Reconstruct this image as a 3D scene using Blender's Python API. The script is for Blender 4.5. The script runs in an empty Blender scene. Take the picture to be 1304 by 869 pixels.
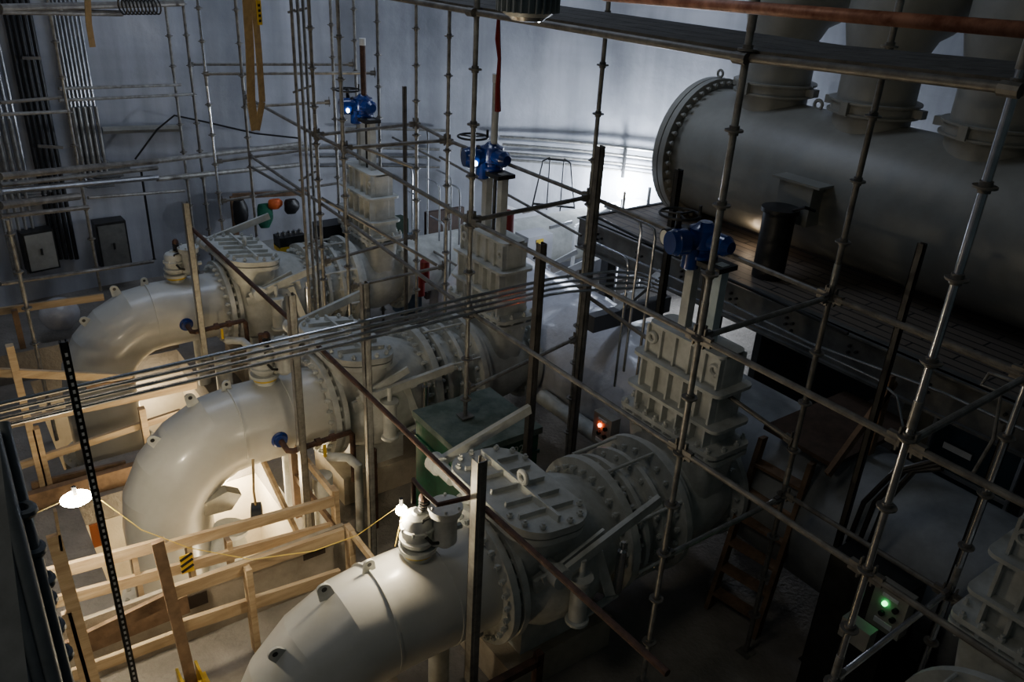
import bpy, bmesh, math, random
from mathutils import Vector, Matrix, Quaternion
random.seed(7)
V = Vector
PI = math.pi
SC = bpy.context.scene
COL = SC.collection

# ------------------------------------------------------------------ camera
YAW, PIT, ROLL, FPX = 0.646081849, 0.453911188, 0.055244082, 1050.51296
CAMZ = 6.6
fw = V((math.sin(YAW)*math.cos(PIT), math.cos(YAW)*math.cos(PIT), -math.sin(PIT)))
_r0 = V((math.cos(YAW), -math.sin(YAW), 0)); _u0 = _r0.cross(fw)
rt = _r0*math.cos(ROLL)+_u0*math.sin(ROLL); up = -_r0*math.sin(ROLL)+_u0*math.cos(ROLL)
cam = bpy.data.cameras.new('camera'); cam.sensor_width = 36; cam.lens = FPX/1304*36
cam.clip_start = 0.05; cam.clip_end = 200
co = bpy.data.objects.new('camera', cam); COL.objects.link(co)
m = Matrix((rt, up, -fw)).transposed().to_4x4(); m.translation = V((0, 0, CAMZ))
co.matrix_world = m
SC.camera = co
# measuring helpers: intersect a sight line with a real plane of the building
def ray(x, y): return rt*((x-652)/FPX)-up*((y-434.5)/FPX)+fw
def atx(x, y, X): q = ray(x, y); q = q*(X/q.x); return V((q.x, q.y, q.z+CAMZ))
def aty(x, y, Y): q = ray(x, y); q = q*(Y/q.y); return V((q.x, q.y, q.z+CAMZ))
def atz(x, y, Z): q = ray(x, y); q = q*((Z-CAMZ)/q.z); return V((q.x, q.y, Z))
def atd(x, y, D): q = ray(x, y)*D; return V((q.x, q.y, q.z+CAMZ))
WC = V((3.0, 5.5, 0)); WR = 11.4
def atw(x, y, off=0.0):       # on the round concrete wall, off metres in front of it
    q = ray(x, y); R = WR-off
    a = q.x*q.x+q.y*q.y; b = -2*(q.x*WC.x+q.y*WC.y); c = WC.x**2+WC.y**2-R*R
    t = (-b+math.sqrt(b*b-4*a*c))/(2*a); q = q*t
    return V((q.x, q.y, q.z+CAMZ))

# ------------------------------------------------------------------ materials
def mat(name, col, rough=.5, metal=0., noise=0., nscale=8., col2=None, bump=0., bscale=40., emit=None, estr=0., coat=0., stretch=None, alpha=None, detail=6.):
    M = bpy.data.materials.new(name); M.use_nodes = True
    nt = M.node_tree; N = nt.nodes; L = nt.links
    b = N['Principled BSDF']
    b.inputs['Base Color'].default_value = (*col, 1); b.inputs['Roughness'].default_value = rough
    b.inputs['Metallic'].default_value = metal
    if coat: b.inputs['Coat Weight'].default_value = coat; b.inputs['Coat Roughness'].default_value = .15
    if emit: b.inputs['Emission Color'].default_value = (*emit, 1); b.inputs['Emission Strength'].default_value = estr
    if alpha: b.inputs['Transmission Weight'].default_value = alpha
    if noise or bump:
        tc = N.new('ShaderNodeTexCoord'); mp = N.new('ShaderNodeMapping'); L.new(tc.outputs['Object'], mp.inputs[0])
        if stretch: mp.inputs['Scale'].default_value = stretch
    if noise:
        n = N.new('ShaderNodeTexNoise'); n.inputs['Scale'].default_value = nscale; n.inputs['Detail'].default_value = detail; n.inputs['Roughness'].default_value = .65
        L.new(mp.outputs[0], n.inputs['Vector'])
        r = N.new('ShaderNodeValToRGB'); r.color_ramp.elements[0].position = .5-noise*.5; r.color_ramp.elements[1].position = .5+noise*.3
        r.color_ramp.elements[0].position = .36; r.color_ramp.elements[1].position = .66
        c2 = col2 if col2 else tuple(c*(1-noise) for c in col)
        r.color_ramp.elements[0].color = (*c2, 1); r.color_ramp.elements[1].color = (*col, 1)
        L.new(n.outputs['Fac'], r.inputs[0]); L.new(r.outputs[0], b.inputs['Base Color'])
    if bump:
        n2 = N.new('ShaderNodeTexNoise'); n2.inputs['Scale'].default_value = bscale; n2.inputs['Detail'].default_value = 4
        L.new(mp.outputs[0], n2.inputs['Vector'])
        bp = N.new('ShaderNodeBump'); bp.inputs['Strength'].default_value = bump; bp.inputs['Distance'].default_value = .03
        L.new(n2.outputs['Fac'], bp.inputs['Height']); L.new(bp.outputs[0], b.inputs['Normal'])
    return M
CREAM = mat('cream_pipe_paint', (.56, .56, .53), .36, coat=.25, noise=.3, nscale=1.4, col2=(.47, .47, .435), bump=.03, bscale=3)
CREAM2 = mat('dusty_valve_paint', (.60, .61, .58), .5, noise=.4, nscale=5, col2=(.42, .43, .40), bump=.1, bscale=14)
HEADC = mat('header_paint', (.31, .305, .27), .4, noise=.35, nscale=1.6, col2=(.24, .235, .205))
GALV = mat('galvanised_tube', (.36, .36, .34), .4, .4, noise=.45, nscale=9, col2=(.19, .18, .165))
GALVD = mat('dull_scaffold_tube', (.24, .23, .205), .48, .35, noise=.5, nscale=7, col2=(.12, .11, .10))
CHROME = mat('bright_conduit', (.72, .73, .75), .22, .95, noise=.3, nscale=5, col2=(.45, .46, .48))
STEELD = mat('dark_steel', (.055, .055, .055), .45, .6, noise=.4, nscale=6)
STRUT = mat('strut_channel', (.40, .39, .36), .42, .75, noise=.4, nscale=12)
RUST = mat('rusty_pipe', (.12, .06, .04), .7, .3, noise=.6, nscale=10, col2=(.05, .028, .02), bump=.15)
COPPER = mat('copper_red_pipe', (.55, .26, .17), .5, .1, noise=.4, nscale=20, col2=(.22, .07, .04))
WOOD = mat('pine_timber', (.60, .46, .29), .75, noise=.5, nscale=5, col2=(.40, .28, .16), stretch=(.35, 2, 3), bump=.1, bscale=20)
WOODD = mat('weathered_timber', (.27, .17, .10), .8, noise=.5, nscale=4, col2=(.13, .08, .045), bump=.1)
DECKW = mat('deck_plank', (.13, .125, .115), .8, noise=.5, nscale=6, bump=.2)
BLACK = mat('black_rubber', (.012, .012, .013), .4, noise=.2)
BLUE = mat('blue_actuator_paint', (.008, .035, .2), .25, coat=.5, noise=.2, nscale=8)
GREEN = mat('green_container_paint', (.006, .11, .055), .45, noise=.4, nscale=6, col2=(.004, .05, .03))
DUSTG = mat('dusty_green_lid', (.20, .24, .21), .8, noise=.6, nscale=4, col2=(.08, .12, .10), bump=.1)
WHITE = mat('white_paint', (.75, .76, .76), .4, noise=.15)
PALEB = mat('pale_lit_post', (.50, .60, .64), .5, noise=.15)  # paler copy for the single yoke post that catches light
CABG = mat('cabinet_grey', (.36, .35, .31), .5, .2, noise=.3, nscale=3)
ALU = mat('aluminium', (.75, .76, .78), .3, .8, noise=.15)
REDM = mat('red_paint', (.22, .012, .01), .5, noise=.2)
ORANGE = mat('orange_cloth', (.75, .13, .02), .7, noise=.2)
GREENC = mat('green_cloth', (.01, .14, .08), .8, noise=.4)
YELLOW = mat('yellow_plastic', (.75, .50, .02), .45, noise=.2)
TAN = mat('tan_webbing', (.42, .29, .14), .8, noise=.3, nscale=15)
ROPE = mat('yellow_rope', (.75, .55, .10), .7, emit=(.8, .55, .1), estr=.04)  # faint emission put into the cord colour, though only the bulbs give light
FIXG = mat('fixture_grey', (.42, .45, .46), .45, .3, noise=.2)
CONC_F = mat('floor_concrete', (.28, .255, .225), .85, noise=.5, nscale=1.3, col2=(.16, .145, .125), bump=.5, bscale=22, detail=10)
CONC_P = mat('pit_concrete', (.62, .56, .45), .8, noise=.3, nscale=2, col2=(.50, .44, .34), bump=.1)
CURB = mat('curb_concrete', (.5, .44, .35), .85, noise=.5, nscale=2.4, col2=(.33, .28, .21), bump=.2)
WHITEG = mat('white_glow_lens', (1, 1, 1), .3, emit=(.85, .93, 1), estr=18)
BULB = mat('warm_bulb', (1, 1, 1), .3, emit=(1, .86, .62), estr=260)
REDL = mat('red_indicator', (1, .1, .02), .3, emit=(1, .12, .02), estr=25)
GRNL = mat('green_indicator', (.1, 1, .3), .3, emit=(.08, 1, .25), estr=7)
GLASS = mat('blue_grey_glass', (.02, .045, .06), .1, coat=.5, noise=.2)
WRAPM = mat('plastic_wrap', (.62, .62, .66), .28, noise=.3, nscale=3, col2=(.50, .50, .54), bump=1., bscale=5, coat=.7)
DIAL = mat('dial_face', (.8, .8, .72), .4)

def wall_material():
    M = bpy.data.materials.new('curved_wall_concrete'); M.use_nodes = True
    nt = M.node_tree; N = nt.nodes; L = nt.links; b = N['Principled BSDF']; b.inputs['Roughness'].default_value = .8
    tc = N.new('ShaderNodeTexCoord')
    def nz(scale, st, p0, p1, c0, c1, det=6):
        mp = N.new('ShaderNodeMapping'); mp.inputs['Scale'].default_value = st; L.new(tc.outputs['Object'], mp.inputs[0])
        n = N.new('ShaderNodeTexNoise'); n.inputs['Scale'].default_value = scale; n.inputs['Detail'].default_value = det; L.new(mp.outputs[0], n.inputs['Vector'])
        r = N.new('ShaderNodeValToRGB'); r.color_ramp.elements[0].position = p0; r.color_ramp.elements[1].position = p1
        r.color_ramp.elements[0].color = (*c0, 1); r.color_ramp.elements[1].color = (*c1, 1); L.new(n.outputs['Fac'], r.inputs[0]); return r
    a = nz(.42, (1, 1, .55), .36, .6, (.25, .265, .30), (.58, .60, .66))
    v = nz(1.3, (1.4, 1.4, .08), .35, .6, (.68, .68, .68), (1, 1, 1))     # vertical runs
    h = nz(.8, (.15, .15, 2.2), .35, .6, (.86, .86, .86), (1, 1, 1))       # pour lines
    def mul(p, q):
        x = N.new('ShaderNodeMix'); x.data_type = 'RGBA'; x.blend_type = 'MULTIPLY'; x.inputs[0].default_value = 1
        L.new(p, x.inputs[6]); L.new(q, x.inputs[7]); return x.outputs[2]
    L.new(mul(mul(a.outputs[0], v.outputs[0]), h.outputs[0]), b.inputs['Base Color'])
    n2 = N.new('ShaderNodeTexNoise'); n2.inputs['Scale'].default_value = 5; n2.inputs['Detail'].default_value = 8; L.new(tc.outputs['Object'], n2.inputs['Vector'])
    bp = N.new('ShaderNodeBump'); bp.inputs['Strength'].default_value = .25; bp.inputs['Distance'].default_value = .04
    L.new(n2.outputs['Fac'], bp.inputs['Height']); L.new(bp.outputs[0], b.inputs['Normal'])
    return M
WALLM = wall_material()
def grate_material():
    M = bpy.data.materials.new('deck_grating'); M.use_nodes = True
    nt = M.node_tree; N = nt.nodes; L = nt.links; b = N['Principled BSDF']; b.inputs['Roughness'].default_value = .5
    tc = N.new('ShaderNodeTexCoord'); mp = N.new('ShaderNodeMapping'); L.new(tc.outputs['Object'], mp.inputs[0])
    mp.inputs['Rotation'].default_value = (0, 0, PI/2)
    br = N.new('ShaderNodeTexBrick'); br.inputs['Scale'].default_value = 1.; br.inputs['Brick Width'].default_value = .9; br.inputs['Row Height'].default_value = .16
    br.inputs['Mortar Size'].default_value = .012
    br.inputs['Color1'].default_value = (.16, .13, .10, 1); br.inputs['Color2'].default_value = (.13, .11, .09, 1); br.inputs['Mortar'].default_value = (.02, .02, .02, 1)
    L.new(mp.outputs[0], br.inputs['Vector']); L.new(br.outputs[0], b.inputs['Base Color'])
    return M
GRATE = grate_material()

# ------------------------------------------------------------------ mesh builder
def frame(d):
    d = d.normalized(); a = V((0, 0, 1)) if abs(d.z) < .9 else V((1, 0, 0))
    x = a.cross(d).normalized(); y = d.cross(x).normalized(); return x, y, d
class MB:
    def __init__(s): s.v = []; s.f = []
    def add(s, vs, fs):
        o = len(s.v); s.v += [V(p) for p in vs]; s.f += [tuple(i+o for i in f) for f in fs]; return s
    def hexa(s, p):           # 8 pts: bottom 4 ccw, top 4
        return s.add(p, [(0, 3, 2, 1), (4, 5, 6, 7), (0, 1, 5, 4), (1, 2, 6, 5), (2, 3, 7, 6), (3, 0, 4, 7)])
    def box(s, c, sz, rz=0):
        c = V(c); h = [q/2 for q in sz]; R = Matrix.Rotation(rz, 3, 'Z')
        P = [R@V((x*h[0], y*h[1], z*h[2]))+c for z in (-1, 1) for x, y in ((-1, -1), (1, -1), (1, 1), (-1, 1))]
        return s.hexa(P)
    def span(s, a, b): a = V(a); b = V(b); return s.box((a+b)/2, [abs(q) for q in (b-a)])
    def beam(s, a, b, w, h, upv=(0, 0, 1)):
        a = V(a); b = V(b); d = (b-a).normalized(); x = d.cross(V(upv))
        if x.length < 1e-4: x = d.cross(V((1, 0, 0)))
        x.normalize(); y = x.cross(d).normalized()
        P = [q+x*(i*w/2)+y*(j*h/2) for q in (a, b) for i, j in ((-1, -1), (1, -1), (1, 1), (-1, 1))]
        return s.hexa(P)
    def tube(s, a, b, r, n=12, r2=None): return s.path([a, b], [r, r if r2 is None else r2], n)
    def path(s, pts, r, n=10, caps=True):
        pts = [V(p) for p in pts]; k = len(pts)
        rs = r if isinstance(r, (list, tuple)) else [r]*k
        d0 = (pts[1]-pts[0]).normalized(); x, y, _ = frame(d0); rings = []
        for i, p in enumerate(pts):
            if i == 0: d = d0
            elif i == k-1: d = (pts[i]-pts[i-1]).normalized()
            else: d = ((pts[i]-pts[i-1]).normalized()+(pts[i+1]-pts[i]).normalized()).normalized()
            x = (x-d*x.dot(d)).normalized(); y = d.cross(x)
            f = 1.
            rings.append([p+(x*math.cos(2*PI*j/n)+y*math.sin(2*PI*j/n))*rs[i]*f for j in range(n)])
        vs = [q for R in rings for q in R]
        fs = [(i*n+j, i*n+(j+1) % n, (i+1)*n+(j+1) % n, (i+1)*n+j) for i in range(k-1) for j in range(n)]
        if caps: fs += [tuple(range(n-1, -1, -1)), tuple((k-1)*n+j for j in range(n))]
        return s.add(vs, fs)
    def lathe(s, prof, o, ax, n=32, caps=True):
        o = V(o); x, y, d = frame(V(ax)); k = len(prof)
        vs = [o+d*t+(x*math.cos(2*PI*j/n)+y*math.sin(2*PI*j/n))*r for t, r in prof for j in range(n)]
        fs = [(i*n+j, i*n+(j+1) % n, (i+1)*n+(j+1) % n, (i+1)*n+j) for i in range(k-1) for j in range(n)]
        if caps: fs += [tuple(range(n-1, -1, -1)), tuple((k-1)*n+j for j in range(n))]
        return s.add(vs, fs)
    def ring(s, o, ax, ri, ro, t, n=32):
        o = V(o); return s.lathe([(-t/2, ri), (-t/2, ro), (t/2, ro), (t/2, ri), (-t/2, ri)], o, ax, n, False)
    def torus(s, o, ax, R, r, n=28, m=8):
        x, y, d = frame(V(ax)); o = V(o); vs = []; fs = []
        for i in range(n):
            a = 2*PI*i/n; e = x*math.cos(a)+y*math.sin(a)
            for j in range(m):
                b = 2*PI*j/m; vs.append(o+e*(R+r*math.cos(b))+d*(r*math.sin(b)))
        for i in range(n):
            for j in range(m): fs.append((i*m+j, i*m+(j+1) % m, ((i+1) % n)*m+(j+1) % m, ((i+1) % n)*m+j))
        return s.add(vs, fs)
    def prism(s, out, dv):    # outline list of 3D pts, extrude vector
        k = len(out); out = [V(p) for p in out]; dv = V(dv)
        return s.add(out+[p+dv for p in out], [tuple(range(k-1, -1, -1)), tuple(range(k, 2*k))]+[(i, (i+1) % k, (i+1) % k+k, i+k) for i in range(k)])
    def sphere(s, o, r, n=16, m=10, sz=1.):
        return s.lathe([(-r*sz*math.cos(PI*i/m), max(1e-4, r*math.sin(PI*i/m))) for i in range(m+1)], o, (0, 0, 1), n)
    def build(s, name, M, parent=None, ang=35, origin=None, **kw):
        if origin is not None: off = V(origin)
        elif parent is not None: off = wpos(parent)
        else:
            xs = [p.x for p in s.v]; ys = [p.y for p in s.v]; zs = [p.z for p in s.v]
            off = V(((min(xs)+max(xs))/2, (min(ys)+max(ys))/2, min(zs)))
        me = bpy.data.meshes.new(name); me.from_pydata([p-off for p in s.v], [], s.f); me.update()
        bm = bmesh.new(); bm.from_mesh(me); bmesh.ops.recalc_face_normals(bm, faces=bm.faces); bm.to_mesh(me); bm.free()
        me.materials.append(M); me.shade_smooth(); me.set_sharp_from_angle(angle=math.radians(ang))
        o = bpy.data.objects.new(name, me); COL.objects.link(o)
        if parent is None: o.location = off
        else:
            o.parent = parent; o.location = (0, 0, 0)
            if origin is not None: o.location = off-wpos(parent)
        for k, q in kw.items(): o[k] = q
        return o
def wpos(o):
    p = V(o.location)
    while o.parent: o = o.parent; p += V(o.location)
    return p
def empty(name, loc, label, cat, group=None):
    o = bpy.data.objects.new(name, None); o.empty_display_size = .2; COL.objects.link(o); o.location = V(loc)
    o['label'] = label; o['category'] = cat
    if group: o['group'] = group
    return o
def tag(o, label, cat, group=None):
    o['label'] = label; o['category'] = cat
    if group: o['group'] = group
    return o
def st(o): o['kind'] = 'structure'; return o
KIDS = {}
def copy_tree(o, parent=None, dloc=None):
    c = o.copy(); COL.objects.link(c)
    if parent: c.parent = parent
    if dloc is not None: c.location = V(o.location)+V(dloc)
    for ch in [q for q in ALLCH(o)]: copy_tree(ch, c)
    return c
def ALLCH(o): return list(o.children)
def rrect(cx, cy, z, hx, hy, r, seg=5):
    P = []
    for sx, sy, a0 in ((1, 1, 0), (-1, 1, PI/2), (-1, -1, PI), (1, -1, 3*PI/2)):
        for i in range(seg+1):
            a = a0+PI/2*i/seg; P.append(V((cx+sx*(hx-r)+r*math.cos(a), cy+sy*(hy-r)+r*math.sin(a), z)))
    return P
def arcpts(c, a, b, R, n):      # helper: points on circle c + R*(cos*a + sin*b)
    return [c+a*(R*math.cos(PI/2*i/n))+b*(R*math.sin(PI/2*i/n)) for i in range(n+1)]

# ------------------------------------------------------------------ setting
PIPEY = [4.85, 8.43, 12.03, 1.3]
PZ = 1.3
# floor slab with three pit openings
PITS = [(-.1, 2.75, 3.6, 5.95), (.72, 2.95, 7.0, 9.75), (.72, 2.95, 10.6, 13.4)]
fl = MB()
ysl = [-9]; 
def quad(x0, x1, y0, y1, z): fl.span((x0, y0, z-.35), (x1, y1, z))
quad(-12, PITS[0][0], -9, 20, 0) if False else None
def strip(y0, y1, x0=None, x1=None):
    if x0 is None: quad(-9, 16, y0, y1, 0)
    else: quad(-9, x0, y0, y1, 0); quad(x1, 16, y0, y1, 0)
prev = -8
for x0, x1, y0, y1 in PITS:
    strip(prev, y0); strip(y0, y1, x0, x1); prev = y1
strip(prev, 18)
st(fl.build('floor', CONC_F))
for i, (x0, x1, y0, y1) in enumerate(PITS):
    w = MB(); D = -2.4; t = .12
    w.span((x0-t, y0-t, D), (x0, y1+t, -.36)); w.span((x1, y0-t, D), (x1+t, y1+t, -.36))
    w.span((x0, y0-t, D), (x1, y0, -.36)); w.span((x0, y1, D), (x1, y1+t, -.36)); w.span((x0-t, y0-t, D-.1), (x1+t, y1+t, D))
    o = w.build('trim_%d' % (i+1), CONC_P); st(o)
# curved wall
w = MB(); n = 96; vs = []; fs = []
A0, A1 = math.radians(-30), math.radians(215)
for i in range(n+1):
    a = A0+(A1-A0)*i/n
    for R in (WR, WR+.5):
        for z in (-.35, 14): vs.append(V((WC.x+R*math.cos(a), WC.y+R*math.sin(a), z)))
for i in range(n):
    o = i*4; q = o+4
    fs += [(o, o+1, q+1, q), (o+2, q+2, q+3, o+3), (o+1, o+3, q+3, q+1), (o, q, q+2, o+2)]
fs += [(0, 2, 3, 1), (n*4, n*4+1, n*4+3, n*4+2)]
w.add(vs, fs); st(w.build('wall_back', WALLM, origin=(0, 0, 0), ang=60))

def wallpt(ang, z, off=0): return V((WC.x+(WR-off)*math.cos(ang), WC.y+(WR-off)*math.sin(ang), z))
def wang(p): return math.atan2(p.y-WC.y, p.x-WC.x)
def arc_run(name, p0, p1, r, M, label, cat, group=None, off=.12, n=14, dz=True):
    a0, a1 = wang(p0), wang(p1); b = MB()
    b.path([wallpt(a0+(a1-a0)*i/n, p0.z+(p1.z-p0.z)*i/n, off) for i in range(n+1)], r, 8)
    return tag(b.build(name, M), label, cat, group)

# ------------------------------------------------------------------ flanges with bolts
bolt_mesh = None
def bolts(parent, o, ax, R, n, L, r=.024, M=None, ph=0.):
    """countable bolts as children of a flange"""
    x, y, d = frame(V(ax)); o = V(o)
    b = MB(); b.lathe([(-L/2, r*.6), (-L/2+.012, r*.62), (-L/2+.013, r*1.15), (-L/2+.045, r*1.15), (-L/2+.046, r*.7), (L/2-.046, r*.7), (L/2-.045, r*1.15), (L/2-.013, r*1.15), (L/2-.012, r*.62), (L/2, r*.6)], (0, 0, 0), d, 6)
    first = None
    for i in range(n):
        a = 2*PI*(i+.5)/n+ph; p = o+(x*math.cos(a)+y*math.sin(a))*R-wpos(parent)
        if first is None:
            first = b.build('bolt', M or CREAM2, parent, origin=(0, 0, 0), ang=30); first.location = p
        else:
            c = first.copy(); COL.objects.link(c); c.parent = parent; c.location = p
def flange(parent, o, ax, ri, ro, t, nb=24, L=.2, M=None, r=.026):
    f = MB().ring(o, ax, ri, ro, t, 48).build('flange', M or CREAM2, parent)
    bolts(f, o, ax, (ro+ri)/2+.02, nb, L, r, M)
    return f
def lug(parent, p, d=(1, 0, 0), s=.09, nrm=(0, 0, 1)):
    p = V(p); d = V(d).normalized(); u = V(nrm).normalized(); b = MB()
    k = d.cross(u)*.012
    out = [p-d*s*.6-u*.04]+[p+u*s*.6+d*(-math.cos(PI*i/8))*s*.5+u*math.sin(PI*i/8)*s*.5 for i in range(9)]+[p+d*s*.6-u*.04]
    b.prism([q-k for q in out], k*2)
    hole = MB()
    o = b.build('lifting_lug', CREAM2, parent)
    hp = p+u*s*.65
    hh = MB().tube(hp-k*1.2, hp+k*1.2, s*.2, 10).build('lug_hole', STEELD, o)
    return o

def air_valve(x, y, z, label):
    e = empty('air_valve', (x, y, z), label, 'valve', None)
    P = V((x-.05, y+.03, z))
    MB().lathe([(-.06, .13), (.04, .13), (.04, .165), (.08, .165), (.08, .12)], P, (0, 0, 1), 24).build('base_flange', CREAM2, e)
    MB().ring(P+V((0, 0, .02)), (0, 0, 1), .1, .14, .03, 20).build('gasket', YELLOW, e)
    f = MB().lathe([(.08, .11), (.13, .15), (.15, .16), (.17, .16), (.18, .135), (.24, .135), (.25, .15), (.28, .15), (.29, .135), (.36, .13), (.39, .11), (.41, .05), (.43, .04)], P, (0, 0, 1), 24).build('float_body', CREAM2, e)
    for i in range(8):
        a = i*PI/4; MB().lathe([(0, .013), (.04, .013)], P+V((.145*math.cos(a), .145*math.sin(a), .26)), (0, 0, 1), 6).build('body_bolt', CREAM2, f)
    q = P+V((.05, -.02, .41))
    for i in range(4):
        MB().torus(q+V((0, 0, .03+i*.03)), (0, 0, 1), .04, .01, 16, 6).build('spring_coil', STEELD, f)
    MB().lathe([(.0, .02), (.13, .02), (.13, .045), (.16, .045), (.19, .025)], q, (0, 0, 1), 10).build('cap_nut', RUST, f)
    c = P+V((.19, -.13, -.02))
    d = MB().lathe([(.10, .06), (.15, .105), (.44, .105), (.44, .14), (.48, .14), (.485, .15), (.515, .15), (.52, .12), (.53, .04)], c, (0, 0, 1), 24).build('vent_cylinder', CREAM2, e)
    for i in range(6):
        a = i*PI/3; MB().lathe([(0, .012), (.03, .012)], c+V((.125*math.cos(a), .125*math.sin(a), .515)), (0, 0, 1), 6).build('cap_bolt', CREAM2, d)
    MB().path([c+V((-.05, .0, .15)), P+V((.08, -.05, .15))], .06, 12).build('link_neck', CREAM2, e)
    MB().path([c+V((-.1, -.06, .2)), c+V((-.16, -.06, .22)), c+V((-.2, -.02, .28))], .016, 8).build('test_cock', STEELD, e)
    MB().path([c+V((-.1, .02, .44)), c+V((-.2, .02, .42)), P+V((-.02, -.1, .36))], .014, 8).build('link_pipe', STEELD, e)
    MB().lathe([(0, .03), (.07, .03)], c+V((.09, 0, .24)), (1, 0, 0), 8).build('side_plug', CREAM2, e)
    return e

def elbow_pipe(y, label, xf=3.45, xe=1.5, zb=-2.35):
    r = .49; RB = .97
    e = empty('elbow_pipe', (xe, y, 0), label, 'pipe', 'elbow pipes dropping into the pits')
    cx, cz = xe+RB, PZ-RB
    seg = 5
    b = MB()
    pts = [V((xf-.02, y, PZ)), V((2.75, y, PZ)), V((cx, y, PZ))]
    # mitred elbow
    for i in range(1, seg):
        a = PI/2*(i)/seg; R = RB/math.cos(PI/4/seg)
        pts.append(V((cx-R*math.sin(a), y, cz+R*math.cos(a))))
    pts += [V((xe, y, cz)), V((xe, y, zb))]
    b.path(pts, r, 40)
    b.build('pipe_body', CREAM, e, ang=14)
    # weld seams
    for i in (0, 1, 2, 3, 4):
        pass
    for px in (2.35, 2.95):
        MB().ring((px, y, PZ), (1, 0, 0), r-.01, r+.008, .02, 40).build('weld_seam', CREAM, e)
    flange(e, (xf-.06, y, PZ), (1, 0, 0), r-.02, .66, .07, 28, .2)
    lug(e, (1.95, y+.05, PZ+r-.06), (1, 0, 0), .12, (-.25, 0, 1))
    a = math.radians(42); lug(e, (cx-(RB+r-.02)*math.sin(a), y-.05, cz+(RB+r-.02)*math.cos(a)), (math.cos(a), 0, math.sin(a)), .12, (-math.sin(a), 0, math.cos(a)))
    lug(e, (2.35, y+.08, PZ+r-.01), (1, 0, 0), .1)
    # flanged foot and pipe stand
    f2 = MB().ring((xe, y, -.75), (0, 0, 1), r-.02, .66, .07, 40).ring((xe, y, -.85), (0, 0, 1), r-.02, .66, .07, 40).build('foot_flange', CREAM2, e)
    bolts(f2, (xe, y, -.8), (0, 0, 1), .59, 20, .28)
    MB().lathe([(0, .1), (1.0, .1)], (3.0, y, -.02), (0, 0, 1), 20).build('support_leg', CREAM2, e)
    return e

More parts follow.
